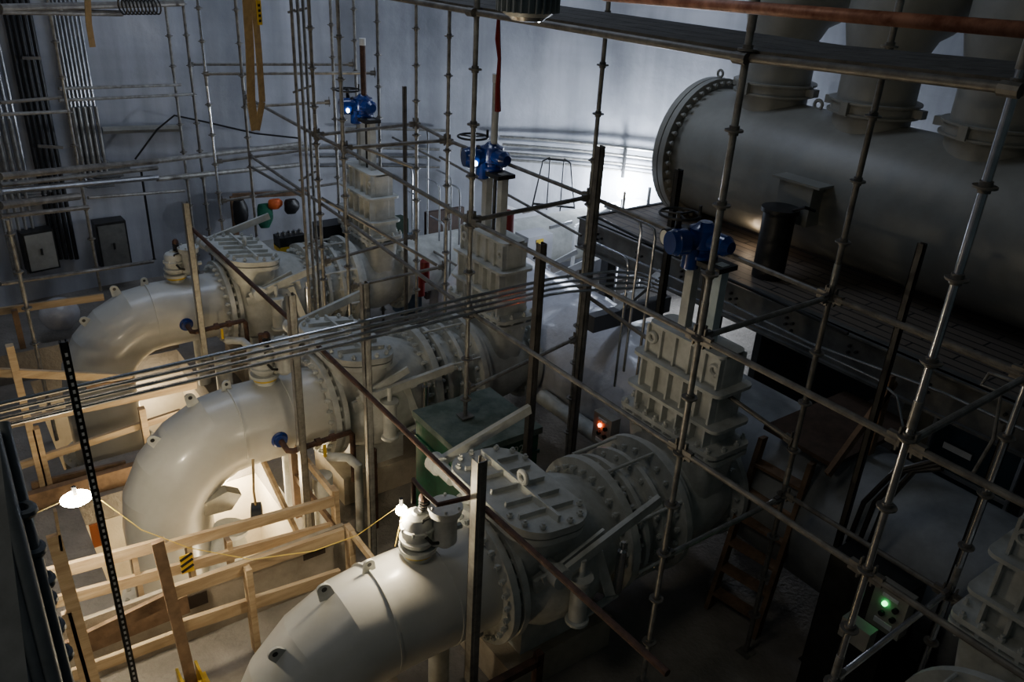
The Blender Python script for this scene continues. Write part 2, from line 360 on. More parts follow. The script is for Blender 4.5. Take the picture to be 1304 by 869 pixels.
def check_valve(y, label, rise=.36):
    e = empty('check_valve', (3.9, y, 0), label, 'valve', 'check valves with ribbed covers')
    MB().lathe([(3.5, .5), (3.56, .52), (3.7, .6), (3.85, .68), (4.1, .7), (4.3, .68), (4.5, .62), (4.65, .56), (4.72, .53)], (0, y, PZ), (1, 0, 0), 48).build('valve_body', CREAM2, e, ang=50)
    flange(e, (3.5, y, PZ), (1, 0, 0), .48, .66, .06, 28, .05)
    flange(e, (4.75, y, PZ), (1, 0, 0), .50, .72, .09, 28, .26)
    # tilted neck, seat and cover plate
    R = Matrix.Rotation(math.radians(7), 3, 'Y'); C = V((3.8, y, 2.02))
    def T(p): return R@(V(p)-C)+C
    nk = MB(); lo = rrect(3.86, y, 1.5, .36, .52, .2); hi = [T(q) for q in rrect(3.8, y, 2.0, .34, .6, .26)]
    k = len(lo); nk.add(lo+hi, [tuple(range(k-1, -1, -1)), tuple(range(k, 2*k))]+[(i, (i+1) % k, (i+1) % k+k, i+k) for i in range(k)])
    nk.build('cover_neck', CREAM2, e)
    up_ = R@V((0, 0, 1))
    MB().prism([T(q) for q in rrect(3.8, y, 1.98, .41, .69, .3, 8)], up_*.055).build('seat_flange', CREAM2, e)
    cv = MB(); cv.prism([T(q) for q in rrect(3.8, y, 2.05, .41, .69, .3, 8)], up_*.07)
    cv.beam(T((3.8, y-.6, 2.15)), T((3.8, y+.6, 2.15)), .03, .08, up_)
    for s in (-.42, -.22, 0, .22, .42): cv.beam(T((3.5, y+s, 2.14)), T((4.1, y+s, 2.14)), .025, .055, up_)
    c = cv.build('cover_plate', CREAM2, e)
    MB().torus(T((3.8, y-.05, 2.25)), (1, 0, .0), .055, .025, 16, 8).build('lifting_eye', CREAM2, c)
    oval = rrect(3.8, y, 2.13, .36, .64, .27, 8); first = None
    for q in oval[::3]:
        q = T(q)-wpos(c)
        if first is None:
            first = MB().lathe([(-.17, .018), (-.14, .03), (-.135, .014), (.0, .014), (.005, .03), (.03, .03), (.031, .016), (.05, .016)], (0, 0, 0), up_, 6).build('cover_bolt', CREAM2, c, origin=(0, 0, 0)); first.location = q
        else:
            d = first.copy(); COL.objects.link(d); d.parent = c; d.location = q
    # weight levers on both sides
    for s in (-1, 1):
        yy = y+s*.74; sh = V((3.75, yy, 1.66)) if s < 0 else V((3.45, y+.82, 2.02)); yy = sh.y
        lv = MB(); lv.tube(sh-V((0, .06, 0)), sh+V((0, .06, 0)), .1, 16); lv.beam(sh, sh+(V((1.15, 0, rise)) if s < 0 else V((1.1, 0, .28))), .05, .1)
        L_ = lv.build('weight_lever', CREAM2, e)
        br = MB(); br.tube(sh-V((0, s*.3, 0)), sh-V((0, s*.06, 0)), .07, 12)
        br.beam((3.6, y+s*.6, 1.5), (4.45, y+s*.6, 1.62), .04, .14); br.beam((3.62, y+s*.68, 1.62), (4.3, y+s*.68, 1.86), .03, .09)
        br.build('lever_bracket', CREAM2, e)
        if s < 0:
            cy = MB(); q = V((4.0, yy-.02, 1.0)); cy.lathe([(0, .05), (.03, .11), (.06, .11), (.07, .085), (.5, .085), (.51, .11), (.55, .11), (.56, .03), (.74, .03)], q, (0, 0, 1), 16)
            cy.build('damper_cylinder', CREAM2, e)
            MB().lathe([(0, .035), (.02, .045), (.5, .045), (.52, .02), (.6, .02)], (4.5, yy, 1.1), (0, 0, 1), 14).build('bright_spring_strut', CHROME, e)
            MB().beam((4.42, yy, 1.1), (4.28, yy+.1, 1.62), .02, .1).beam((4.0, yy, 1.0), (4.5, yy, 1.08), .06, .03).build('strut_plate', CREAM2, e)
    # supports down to the plinth
    sp = MB(); sp.span((3.7, y-.35, .38), (4.4, y+.35, .75)); sp.build('saddle', CREAM2, e)
    return e

def coupling(y, label):
    e = empty('pipe_coupling', (5.1, y, 0.5), label, 'coupling', 'flanged pipe couplings')
    MB().lathe([(4.81, .5), (4.9, .52), (5.0, .54), (5.12, .54), (5.3, .5), (5.46, .5)], (0, y, PZ), (1, 0, 0), 40).build('sleeve', CREAM2, e)
    flange(e, (4.93, y, PZ), (1, 0, 0), .52, .68, .05, 20, .14)
    flange(e, (5.17, y, PZ), (1, 0, 0), .52, .68, .05, 20, .14)
    flange(e, (5.44, y, PZ), (1, 0, 0), .48, .74, .07, 24, .2)
    for i in range(8):
        a = 2*PI*(i+.25)/8; q = V((0, y+.715*math.cos(a), PZ+.715*math.sin(a)))
        MB().tube(q+V((4.81, 0, 0)), q+V((5.48, 0, 0)), .017, 8).build('tie_rod', CREAM2, e)
    return e

def gate_valve(y, label, line):
    X = 5.95
    e = empty('gate_valve', (X, y, 0), label, 'valve', 'gate valves with ribbed bonnets')
    MB().lathe([(-.42, .5), (-.3, .54), (-.15, .58), (0, .6), (.15, .58), (.3, .54), (.42, .5)], (X, y, PZ), (1, 0, 0), 44).build('valve_body', CREAM2, e, ang=50)
    flange(e, (X-.42, y, PZ), (1, 0, 0), .48, .68, .07, 24, .1)
    flange(e, (X+.42, y, PZ), (1, 0, 0), .48, .68, .07, 24, .2)
    nb = MB(); lo = rrect(X, y, PZ, .2, .52, .15); hi = rrect(X, y, 2.02, .24, .6, .1)
    k = len(lo); nb.add(lo+hi, [tuple(range(k-1, -1, -1)), tuple(range(k, 2*k))]+[(i, (i+1) % k, (i+1) % k+k, i+k) for i in range(k)])
    nb.build('body_neck', CREAM2, e)
    bx = MB()
    bx.prism(rrect(X, y, 2.1, .15, .5, .05), (0, 0, 1.04))
    for z, hx, hy, t in ((2.03, .29, .68, .05), (2.11, .29, .68, .05), (2.38, .27, .64, .035), (2.76, .27, .6, .035), (3.12, .19, .5, .03)):
        bx.prism(rrect(X, y, z, hx, hy, .09), (0, 0, t))
    for z0, z1, hx in ((2.15, 2.38, .24), (2.4, 2.76, .22), (2.78, 3.12, .19)):
        for s in (-.48, -.29, -.1, .1, .29, .48):
            bx.span((X-hx, y+s-.013, z0), (X+hx, y+s+.013, z1))
    B = bx.build('ribbed_bonnet', CREAM2, e)
    per = [q for q in rrect(X, y, 2.1, .26, .68, .02, 1)]
    P = [V((X+sx*.265, y-.58+i*.145, 2.1)) for sx in (-1, 1) for i in range(9)]+[V((X+sx*.1, y+sy*.64, 2.1)) for sx in (-1, 1) for sy in (-1, 1)]
    first = None
    for q in P:
        q = q-wpos(B)
        if first is None:
            first = MB().lathe([(-.13, .016), (-.1, .028), (.065, .028), (.09, .028), (.091, .015), (.12, .015)], (0, 0, 0), (0, 0, 1), 6).build('bonnet_bolt', CREAM2, B, origin=(0, 0, 0)); first.location = q
        else:
            d = first.copy(); COL.objects.link(d); d.parent = B; d.location = q
    for s in (-1, 1):
        MB().torus((X-.17, y+s*.42, 2.98), (1, 0, 0), .05, .022, 14, 6).build('lifting_eye', CREAM2, e)
    # yoke
    for s in (-1, 1):
        MB().beam((X, y+s*.17, 3.15), (X, y+s*.17, 3.95), .1, .1, (1, 0, 0)).build('yoke_post', PALEB if (s < 0 and line == 3) else CREAM2, e)
    MB().tube((X, y, 3.1), (X, y, 4.0), .025, 10).build('stem', STEELD, e)
    MB().box((X, y, 3.92), (.26, .5, .05)).build('yoke_plate', STEELD, e)
    # electric actuator
    A = V((X, y+.1, 3.95))
    MB().lathe([(0, .16), (.03, .16), (.05, .12), (.08, .12), (.1, .15), (.28, .15), (.3, .1), (.34, .06)], A, (0, 0, 1), 20).build('gear_housing', BLUE, e)
    mt = MB().lathe([(.0, .07), (.1, .08), (.11, .1), (.28, .1), (.3, .085), (.34, .06)], A+V((0, 0, .18)), (0, -1, 0), 16)
    mt.build('motor', BLUE, e)
    for i in range(5): pass
    ch = MB().lathe([(.05, .09), (.18, .1), (.19, .13), (.3, .13), (.31, .12), (.36, .11)], A+V((-.02, 0, .16)), (-1, .25, 0), 18); ch.build('control_housing', BLUE, e)
    MB().lathe([(.0, .08), (.2, .09), (.22, .06)], A+V((-.12, .02, .1)), (0, 0, -1), 16).build('terminal_cover', BLUE, e)
    hd = MB().lathe([(.06, .06), (.2, .07), (.26, .04)], A+V((0, .02, .2)), (-.5, 1, 0), 14); hd.build('handwheel_gearbox', STEELD, e)
    H = A+V((-.16, .2, .38)); h = MB().torus(H, (0, 0, 1), .19, .014, 28, 8)
    for i in range(3):
        a = i*2*PI/3; h.tube(H, H+V((.19*math.cos(a), .19*math.sin(a), 0)), .01, 6)
    h.tube(H-V((0, 0, .2)), H+V((0, 0, .02)), .03, 10); h.tube(H+V((.13, -.13, 0)), H+V((.13, -.13, .1)), .016, 8)
    h.build('handwheel', STEELD, e)
    dd = V((-1, .25, 0)).normalized(); dp = A+V((-.14, .19, .16))
    dr = MB().lathe([(0, .085), (.16, .085)], dp, dd, 18).build('dial_drum', BLACK, e)
    MB().lathe([(.161, .07), (.166, .07)], dp, dd, 18).build('dial_face', DIAL, dr)
    lp = A+V((-.02, 0, .16))+dd*.36
    if line in (1, 2): MB().lathe([(0, .033), (.01, .033)], A+V((-.3, -.09, .12)), (-1, -.3, .1), 14).build('lit_display', WHITEG, e)
    if line != 3 and line != 4:
        top = 5.12
        sc = MB().tube((X, y+.06, 4.28), (X, y+.06, top-.1), .045, 14).build('stem_cover', RUST if line == 1 else CREAM2, e)
        MB().tube((X, y+.06, top-.1), (X, y+.06, top), .052, 14).build('cover_cap', WHITE, sc)
    return e

names = {0: 'nearest', 1: 'middle', 2: 'far'}
where = {0: 'on the nearest pipe line', 1: 'on the middle pipe line', 2: 'on the farthest pipe line'}
XL = {0: (3.6, 'near'),}
for i in range(3):
    y = PIPEY[i]
    elbow_pipe(y, 'large cream steel elbow pipe '+where[i])
    check_valve(y, 'cream check valve with ribbed oval cover and levers '+where[i], [.36, .1, .3][i])
    coupling(y, 'bolted cream coupling with tie rods '+where[i])
    gate_valve(y, ['cream gate valve with ribbed bonnet and blue actuator in the dark right of centre', 'cream gate valve with blue actuator and pale stem cover at the centre of the photo', 'cream gate valve with blue actuator and brown stem cover nearest the back wall'][i], {0: 3, 1: 2, 2: 1}[i])
    p = V((2.84, y, PZ+.49)); air_valve(p.x, p.y, p.z+.03, 'cream twin-bodied air release valve on top of the elbow pipe '+where[i])
    e = empty('concrete_plinth', (4.1, y, 0), 'concrete plinth under the check valve '+where[i], 'plinth')
    MB().span((3.5, y-.45, 0), (4.8, y+.45, .4)).build('plinth_block', CURB, e)
gate_valve(1.12, 'cream gate valve with ribbed bonnet cut off by the lower right corner', 4)
coupling(1.12, 'bolted cream coupling with tie rods below the lower right corner gate valve')
# collector pipe behind the gate valves
MX, MZ, MR = 7.3, 1.2, .84
e = empty('collector_pipe', (MX, 5, 0), 'large dusty collector pipe lying in the dark behind the gate valves', 'pipe')
MB().lathe([(-5, MR), (10.2, MR), (10.4, MR*.92), (10.55, MR*.7), (10.62, MR*.35), (10.63, .01)], (MX, 0, MZ), (0, 1, 0), 56).build('collector_body', mat('collector_paint', (.30, .31, .31), .5, noise=.4, nscale=2), e)
for y in (PIPEY[0], PIPEY[1], 1.12):
    MB().tube((6.36, y, PZ), (MX, y, PZ), .5, 40).build('inlet_stub', CREAM2, e)
for y in (-2.5, 3.0, 6.6, 9.9): MB().span((MX-.35, y-.15, 0), (MX+.35, y+.15, .6)).build('saddle_block', CURB, e)
tag(MB().tube((6.36, PIPEY[2], PZ), (12.3, PIPEY[2], PZ), .5, 40).build('outlet_pipe', CREAM2), 'grey outlet pipe running from the farthest gate valve to the wall', 'pipe')
# plastic wraps
def folds(a, t, k=.42):
    f = 0
    for (i, j, p, w) in ((3, 5, .3, .05), (5, -9, 1.7, .04), (7, 16, .9, .035), (2, 23, 2.2, .03), (11, -21, .1, .022), (4, 37, 1.1, .02), (13, 31, 2.9, .015)):
        f += w*(1-2*abs(math.sin((i*a+j*t+p)*.5+.6*math.sin(2*a+3*t+p))))
    return f*k
def wrap(x0, x1, y, r, label):
    b = MB(); n = 90; m = 110; vs = []
    for i in range(n+1):
        t = i/n
        for j in range(m):
            a = 2*PI*j/m
            rr = max(MR+.012, r*(1+folds(a, t*1.6))) if 0 < i < n else MR+.012
            vs.append(V((MX+rr*math.cos(a), x0+(x1-x0)*t, MZ+rr*math.sin(a))))
    fs = [(i*m+j, i*m+(j+1) % m, (i+1)*m+(j+1) % m, (i+1)*m+j) for i in range(n) for j in range(m)]
    b.add(vs, fs); return tag(b.build('plastic_wrap', WRAPM, ang=70), label, 'plastic sheet')
wrap(6.0, 10.5, 8.43, MR*1.045, 'white plastic sheet wrapped around the collector pipe behind the central gate valve')

# small bore pipework with blue nozzle and yellow handle beside elbows
def sidepipe(y, label, gh):
    e = empty('drain_pipework', (3.0, y-.9, 0), label, 'pipe', gh)
    n0 = V((2.72, y-.48, PZ-.02))
    MB().lathe([(0, .1), (.04, .1), (.05, .075), (.09, .075)], n0+V((0, .03, 0)), (0, -1, 0), 20).build('blue_collar', BLUE, e)
    MB().path([n0+V((0, -.05, 0)), n0+V((0, -.24, -.02)), n0+V((.05, -.28, -.02)), n0+V((.5, -.28, 0)), n0+V((.75, -.28, 0)), n0+V((.78, -.28, -.05)), n0+V((.78, -.28, -.7))], .035, 10).build('rusty_pipe', RUST, e)
    for dx in (.12, .32, .5): MB().tube(n0+V((dx, -.28, 0)), n0+V((dx+.06, -.28, 0)), .05, 10).build('union_nut', RUST, e)
    MB().box(n0+V((.41, -.32, -.12)), (.035, .015, .16)).build('yellow_handle', YELLOW, e)
for i in (1, 2): sidepipe(PIPEY[i], 'rusty drain pipework with a blue collar and yellow handle '+where[i], 'drain pipework on the elbow pipes')
# rusty steel frame at foot of near strut
e = empty('rusty_support_frame', (3.0, 4.0, 0), 'rusty steel frame below the flange of the nearest elbow pipe', 'frame')
for a, b_ in (((2.6, 4.0, .9), (3.5, 4.0, .9)), ((2.6, 4.25, .9), (2.6, 3.6, .95)), ((3.5, 4.0, 1.0), (3.5, 4.0, .05)), ((2.6, 4.0, .95), (2.6, 4.0, .0)), ((3.05, 4.0, .9), (3.05, 4.0, 0))):
    MB().beam(a, b_, .07, .07).build('frame_bar', RUST, e)
for i in (1, 2):
    y = PIPEY[i]
    e = empty('floor_pipe_group', (3.3, y-1.1, 0), 'grey and rusty riser pipes standing beside elbow pipe '+where[i], 'pipe')
    MB().path([(3.45, y-1.0, 0.02), (3.45, y-1.0, .95), (3.4, y-.85, 1.0), (3.2, y-.7, 1.0)], .055, 12).build('grey_riser', CREAM2, e)
    MB().tube((3.62, y-1.05, .02), (3.62, y-1.05, 1.15), .045, 10).build('rusty_riser', RUST, e)
    MB().tube((3.1, y-.75, .02), (3.1, y-.75, .8), .12, 16).build('wide_riser', CREAM2, e)

# ------------------------------------------------------------------ header pipe and platform
HX, HZ, HR = 10.0, 3.82, .93
e = empty('header_pipe', (HX, 4, HZ-HR), 'huge grey horizontal header pipe with bolted blind end, upper right', 'pipe')
hb = MB().tube((HX, 8.5, HZ), (HX, -6, HZ), HR, 64).build('header_body', HEADC, e, ang=30)
flange(e, (HX, 8.47, HZ), (0, 1, 0), HR-.02, HR+.14, .1, 44, .28, HEADC, .03)
MB().lathe([(0, .001), (0, HR+.14), (.1, HR+.14), (.1, .001)], (HX, 8.54, HZ), (0, 1, 0), 48).build('blind_cover', HEADC, e)
MB().torus((HX, 8.5, HZ+HR+.2), (1, 0, 0), .05, .02, 12, 6).build('lifting_eye', HEADC, e)
for yy in (6.75,): MB().torus((HX, yy, HZ+HR+.05), (1, 0, 0), .06, .025, 12, 6).build('lifting_eye', HEADC, e)
for i, yy in enumerate([7.5, 5.95, 4.45, 2.9]):
    rr = .47
    nz = MB().lathe([(HZ+.6, rr), (HZ+1.75, rr)], (HX, yy, 0), (0, 0, 1), 40).build('riser_nozzle', HEADC, e)
    c = MB().ring((HX, yy, HZ+1.1), (0, 0, 1), rr, rr+.05, .14, 40).ring((HX, yy, HZ+1.03), (0, 0, 1), rr, rr+.09, .025, 40).ring((HX, yy, HZ+1.17), (0, 0, 1), rr, rr+.09, .025, 40)
    for s in (-1, 1): c.box((HX-.05*s, yy+s*(rr+.1), HZ+1.1), (.12, .16, .1))
    c.box((HX-rr-.05, yy+.05, HZ+1.1), (.14, .1, .16))
    c.build('clamp_collar', HEADC, e)
# saddle bracket + bollard
q = atx(1003, 235, HX-HR-.02)
MB().span((HX-HR-.22, 5.8, HZ-.28), (HX-HR+.35, 6.3, HZ+.22)).span((HX-HR-.25, 5.7, HZ+.22), (HX-HR+.35, 6.4, HZ+.25)).build('saddle_bracket', HEADC, e)
for i, yy in enumerate([7.5, 5.95, 4.45, 2.9]):
    b = MB(); b.path([(HX, yy, HZ+1.76), (HX, yy, HZ+2.0), (HX+.15, yy-.02, HZ+2.3), (HX+.7, yy-.1, HZ+2.9), (HX+2.0, yy-.2, HZ+3.7), (HX+3.0, yy-.25, HZ+4.2)], [.48, .56, .68, .74, .74, .74], 40)
    tag(b.build('branch_pipe', HEADC, ang=25), 'grey branch pipe rising out of the %s header collar behind the deck' % ['left end', 'second', 'third', 'hidden fourth'][i], 'pipe')
PT = 2.86; PX0 = 8.02
e = empty('steel_post', (8.6, 6.03, PT), 'thick dark steel post with a capped top under the header bracket', 'post')
MB().lathe([(0, .2), (.86, .2), (.86, .235), (.91, .235), (.91, .05)], (8.6, 6.03, PT), (0, 0, 1), 28).build('post_shaft', STEELD, e)
MB().path([(8.6, 5.85, PT+.92), (8.6, 5.7, PT+1.0), (8.75, 5.65, PT+.95)], .02, 8).build('post_hook', STEELD, e)
e = empty('steel_platform', (10, 3, PT-.45), 'dark steel grating platform below the header pipe', 'platform')
MB().span((PX0, -4, PT-.04), (12.2, 9.05, PT)).build('grating_deck', GRATE, e)
ed = MB().span((PX0-.05, -4, PT-.42), (PX0, 9.05, PT+.02)).span((PX0-.1, -4, PT-.45), (PX0+.06, 9.05, PT-.42)).span((PX0-.1, -4, PT), (PX0+.1, 9.05, PT+.02))
ed.build('edge_beam', mat('beam_grey', (.17, .17, .16), .45, .3, noise=.5, nscale=3, col2=(.09, .09, .085)), e)
MB().span((PX0, 9.0, PT-.42), (12.2, 9.06, PT+.02)).build('end_beam', STEELD, e)
first = None
for k in range(14):
    for dx, dz in ((0, -.12), (0, -.2), (.09, -.16), (.09, -.25)):
        yy = 8.6-k*.85-dx
        if first is None: first = MB().tube((PX0-.09, 0, 0), (PX0-.04, 0, 0), .018, 6).build('edge_bolt', STEELD, e, origin=(0, 0, 0)); first.location = V((0, yy, PT+dz))-wpos(e)
        else: c = first.copy(); COL.objects.link(c); c.parent = e; c.location = V((0, yy, PT+dz))-wpos(e)
for k, yy in enumerate((8.9, 6.7, 3.2, .4, -2.5)):
    tag(MB().span((PX0+.42, yy-.08, 0), (PX0+.6, yy+.08, PT-.46)).build('platform_column', STEELD), 'dark steel column under the edge of the grating platform', 'column', 'steel columns under the platform')
    MB().beam((PX0+.2, yy, PT-.2), (12, yy, PT-.2), .15, .3).build('cross_beam', STEELD, e)


tag(MB().span((8.7, 6.0, 0), (13.6, 6.1, PT-.5)).build('light_block_panel', mat('light_block_dark', (.05, .055, .055), .8)), 'added dark panel blocking floodlight in the space under the grating platform', 'partition')  # added panel that keeps the floodlight off the floor under the platform
e = empty('support_beam', (6.8, 7.05, 2.08), 'dark steel support beam resting across the wrapped collector pipe', 'beam')
MB().beam((6.55, 7.05, 2.24), (7.92, 7.05, 2.24), .14, .22).build('beam_body', mat('beam_dark', (.12, .12, .125), .5, .3), e)
MB().beam((6.95, 7.05, 2.3), (7.75, 7.05, 2.72), .12, .05).build('knee_brace', GALV, e)
# ------------------------------------------------------------------ scaffold
ros_m = None
def rosette(parent, p):
    global ros_m
    if ros_m is None:
        ros_m = MB().lathe([(-.03, .026), (-.03, .034), (-.006, .034), (-.006, .062), (.006, .062), (.006, .034), (.03, .034), (.03, .026)], (0, 0, 0), (0, 0, 1), 14).build('rosette', GALVD, parent, origin=(0, 0, 0)); o = ros_m
    else:
        o = ros_m.copy(); COL.objects.link(o); o.parent = parent
    o.location = V(p)-wpos(parent)
def standard(x, y, z0, z1, label, M=None, group=None, ph=.02, r=.0245, foot=True):
    e = empty('scaffold_standard', (x, y, z0), label, 'scaffold tube', group)
    MB().tube((x, y, z0+.01), (x, y, z1), r, 12).build('tube', M or GALV, e)
    k = math.ceil((z0+.1-ph)/.5)
    while ph+k*.5 < z1-.02: rosette(e, (x, y, ph+k*.5)); k += 1
    if foot: MB().box((x, y, z0+.006), (.15, .15, .012)).build('base_plate', GALVD, e)
    # spigot joints every 2 m
    for j in range(1, 4):
        z = z0+j*2.0+.25
        if z < z1: MB().tube((x, y, z-.09), (x, y, z+.09), r+.004, 12).build('spigot_collar', GALV, e)
    return e
def ledger(a, b, label, M=None, group=None, r=.0242, heads=True, cat='scaffold tube'):
    a = V(a); b = V(b); d = (b-a).normalized()
    e = empty('scaffold_ledger', a, label, cat, group)
    MB().tube(a+d*.05, b-d*.05, r, 10).build('tube', M or GALVD, e)
    if heads:
        for p, s in ((a, 1), (b, -1)):
            h = MB().beam(p+d*s*.03, p+d*s*.12, .04, .075).beam(p+d*s*.05+V((0, 0, -.07)), p+d*s*.05+V((0, 0, .09)), .03, .012, d)
            h.build('ledger_head', GALVD, e)
    return e
LZ, LZ2 = 4.05, 3.07
sg = 'scaffold standards by the back wall'
standard(4.37, 1.9, 0, 6.6, 'bright scaffold tube with rosettes crossing the huge header pipe, right side', CHROME, ph=.09)
standard(4.37, 3.53, 0, 6.6, 'scaffold tube with rosettes crossing in front of the near ribbed gate valve', GALV, ph=.05)
standard(4.38, 6.6, 1.78, 6.4, 'scaffold tube standing on the green container lid', GALV, ph=.0)
standard(5.95, 3.53, 0, 6.5, 'darker scaffold tube crossing header pipe between two bright ones, ending at the wooden steps', GALVD, ph=.03)
standard(5.97, 1.93, 0, 4.3, 'paint-spattered scaffold tube right of the glazed cabinet near the right edge', CHROME, ph=.04)
standard(6.05, 6.72, 0, 6.6, 'scaffold tube doubled with a dark channel left of the platform corner', GALV, ph=.46)
standard(4.56, 9.9, 0, 6.4, 'scaffold tube just left of the farthest blue actuator', GALV, ph=.41)
standard(6.05, 9.75, 0, 6.2, 'scaffold tube standing between the two farther blue actuators', GALV, ph=.41)
standard(6.2, 10.88, 0, 6.2, 'light scaffold tube between the farther actuators, right of the dark channel', GALV, ph=.38)
standard(4.54, 10.72, 0, 6.4, 'dark scaffold tube left of the farthest blue actuator with a red patch', GALVD, ph=.43)
standard(4.65, 13.85, 0, 6.6, 'scaffold tube passing behind the tan hanging sling', GALVD, sg, ph=.37)
standard(4.2, 14.3, 0, 6.6, 'bright scaffold tube left of the tan hanging sling', CHROME, sg, ph=.36)
standard(4.3, 15.5, 0, 6.6, 'dull scaffold tube second to the left of the tan hanging sling', GALVD, sg, ph=.32)
standard(2.05, 14.1, 1.0, 6.8, 'scaffold tube in front of the vertical conduit bank on the left', GALV, ph=.42, foot=False)
q = atz(215, 8, 5.9); q = V((4.0, 15.0, 0)); q = aty(217, 60, 15.6)
standard(q.x, 15.6, 0, 6.9, 'pale scaffold tube right of the vertical conduit bank', GALV, sg, ph=.3)
for px, py, yy, lb in ((423, 60, 13.2, 'pale scaffold tube left of the brown stem cover'), (452, 60, 13.6, 'thin blue-grey scaffold tube beside the brown stem cover'), (481, 60, 12.6, 'dull scaffold tube right of the brown stem cover')):
    q = aty(px, py, yy); standard(q.x, yy, 0, 6.3, lb, GALV if px != 481 else GALVD, ph=.2+.1*(px % 3))
q = aty(0, 255, 11.2); q = aty(20, 330, 11.4)
standard(q.x, 11.4, 0, 3.2, 'short scaffold tube leaning along the left edge above the timber rails', GALV, foot=False)
# cluster of plain tubes
for j, (px, pz) in enumerate(((371, 10), (379, 10), (386, 10))):
    q = aty(px, 10, 10.9+.12*j); b = MB().tube((q.x, q.y, .3), (q.x, q.y, 6.7), .022, 10)
    e = empty('plain_tube', (q.x, q.y, .3), 'plain upright scaffold tube, %s of three left of the farthest blue actuator' % ['leftmost', 'middle', 'rightmost'][j], 'scaffold tube')
    b.build('tube', GALV if j else GALVD, e)
    for zz in (2.4, 3.4, 4.6, 5.6): MB().tube((q.x-.05, q.y, zz), (q.x+.05, q.y, zz+.03), .016, 8).build('clamp', GALVD, e)
# long ledgers along the upper lift (row at x = 4.37)
L1 = 'upper front scaffold ledger '
ledger((4.37, -.9, LZ), (4.37, 1.9, LZ), L1+'leaving the frame at the right edge')
ledger((4.37, 1.9, LZ), (4.37, 3.53, LZ), L1+'between the two bright tubes crossing the header pipe')
ledger((4.37, 3.53, LZ), (4.38, 6.6, LZ), L1+'passing above the near ribbed gate valve')
ledger((4.38, 6.6, LZ), (4.56, 9.9, LZ), L1+'passing above the central check valve line')
ledger((4.56, 9.9, LZ), (4.54, 10.72, LZ), L1+'short bay left of the farthest actuator')
ledger((4.54, 10.72, LZ), (4.65, 13.85, LZ), L1+'reaching back to the tan sling')
L2 = 'lower front scaffold ledger '
ledger((4.37, -.9, LZ2), (4.37, 1.9, LZ2), L2+'running out at the lower right corner')
ledger((4.37, 1.9, LZ2), (4.37, 3.53, LZ2), L2+'over the wooden steps')
ledger((4.37, 3.53, LZ2), (4.38, 6.6, LZ2), L2+'over the near coupling')
ledger((4.38, 6.6, LZ2), (4.56, 9.9, LZ2), L2+'over the central coupling')
ledger((4.56, 9.9, LZ2), (4.65, 13.85, LZ2), L2+'behind the farthest gate valve')
L3 = 'rear scaffold ledger '
ledger((5.97, -.6, LZ), (5.97, 1.93, LZ), L3+'high at the right edge')
ledger((5.97, 1.93, LZ), (5.95, 3.53, LZ), L3+'high across the dark edge beam')
ledger((5.95, 3.53, LZ), (6.05, 6.72, LZ), L3+'high in front of the platform')
ledger((6.05, 6.72, LZ), (6.05, 9.75, LZ), L3+'high over the central outlet pipe')
ledger((6.05, 9.75, LZ), (6.2, 10.88, LZ), L3+'short high bay between the farther actuators')
ledger((5.97, -.6, 2.05), (5.97, 1.93, 2.05), L3+'low in the lower right dark')
ledger((5.97, 1.93, 2.05), (5.95, 3.53, 2.05), L3+'low behind the green indicator box')
ledger((5.95, 3.53, 2.6), (6.05, 6.72, 2.9), L3+'sloping behind the near gate valve')
ledger((6.05, 6.72, LZ2), (6.05, 9.75, LZ2), L3+'low behind the central gate valve')
# transverse
T = 'cross ledger of the scaffold '
ledger((4.37, 1.9, LZ), (5.97, 1.93, LZ), T+'rising to the right edge below the header', GALV)
ledger((4.37, 3.53, LZ), (5.95, 3.53, LZ), T+'in front of the bolted platform beam', GALV)
ledger((4.38, 6.6, LZ), (6.05, 6.72, LZ), T+'above the central gate valve bonnet')
ledger((4.56, 9.9, LZ), (6.05, 9.75, LZ), T+'below the farthest blue actuator')
ledger((4.54, 10.72, LZ), (6.2, 10.88, LZ), T+'behind the farthest blue actuator')
ledger((4.37, 3.53, 2.0), (5.95, 3.53, 2.0), T+'low beside the near coupling at the steps', GALV)
ledger((4.37, 1.9, 2.1), (5.97, 1.93, 2.1), T+'low in the lower right corner', CHROME)
ledger((4.38, 6.6, 2.1), (6.05, 6.72, 2.3), T+'low above the green container lid', GALV)
ledger((4.56, 9.9, 2.1), (6.05, 9.75, 2.2), T+'low behind the central check valve')
ledger((4.54, 10.72, 2.2), (6.2, 10.88, 2.3), T+'low beside the far coupling')
ledger((4.2, 14.3, 2.2), (6.6, 14.2, 2.3), T+'near the orange vest at the back wall')
ledger((4.2, 14.3, 2.9), (6.6, 14.2, 3.0), T+'above the orange vest at the back wall')
ledger(aty(238, 82, 15.6), aty(453, 82, 13.6), T+'highest of two across the back wall', GALV)
ledger(aty(257, 94, 14.3), aty(481, 93, 12.6), T+'second of two across the back wall', GALV)
ledger(aty(310, 136, 13.9), aty(423, 130, 13.2), T+'third down across the back wall', GALV)
ledger((5.95, 3.53, LZ), (5.97, 1.93, LZ-.02), T+'doubled tube along the platform beam')
for (a, b_, l) in (((350, 153, 13.5), (440, 200, 9.9), 'diagonal scaffold brace left of the farthest actuator'),):
    pass
D = lambda px, py, y_: aty(px, py, y_)
for (p, q_, l) in ((D(320, 213, 13.85), D(385, 250, 11.2), 'diagonal brace falling right of the tan sling'),
                   (D(405, 250, 10.7), D(560, 340, 9.8), 'diagonal brace falling in front of the farthest gate valve'),
                   (D(455, 185, 10.4), D(530, 215, 9.9), 'short diagonal brace with a rusty end below the farthest actuator')):
    ledger(p, q_, l, heads=False)
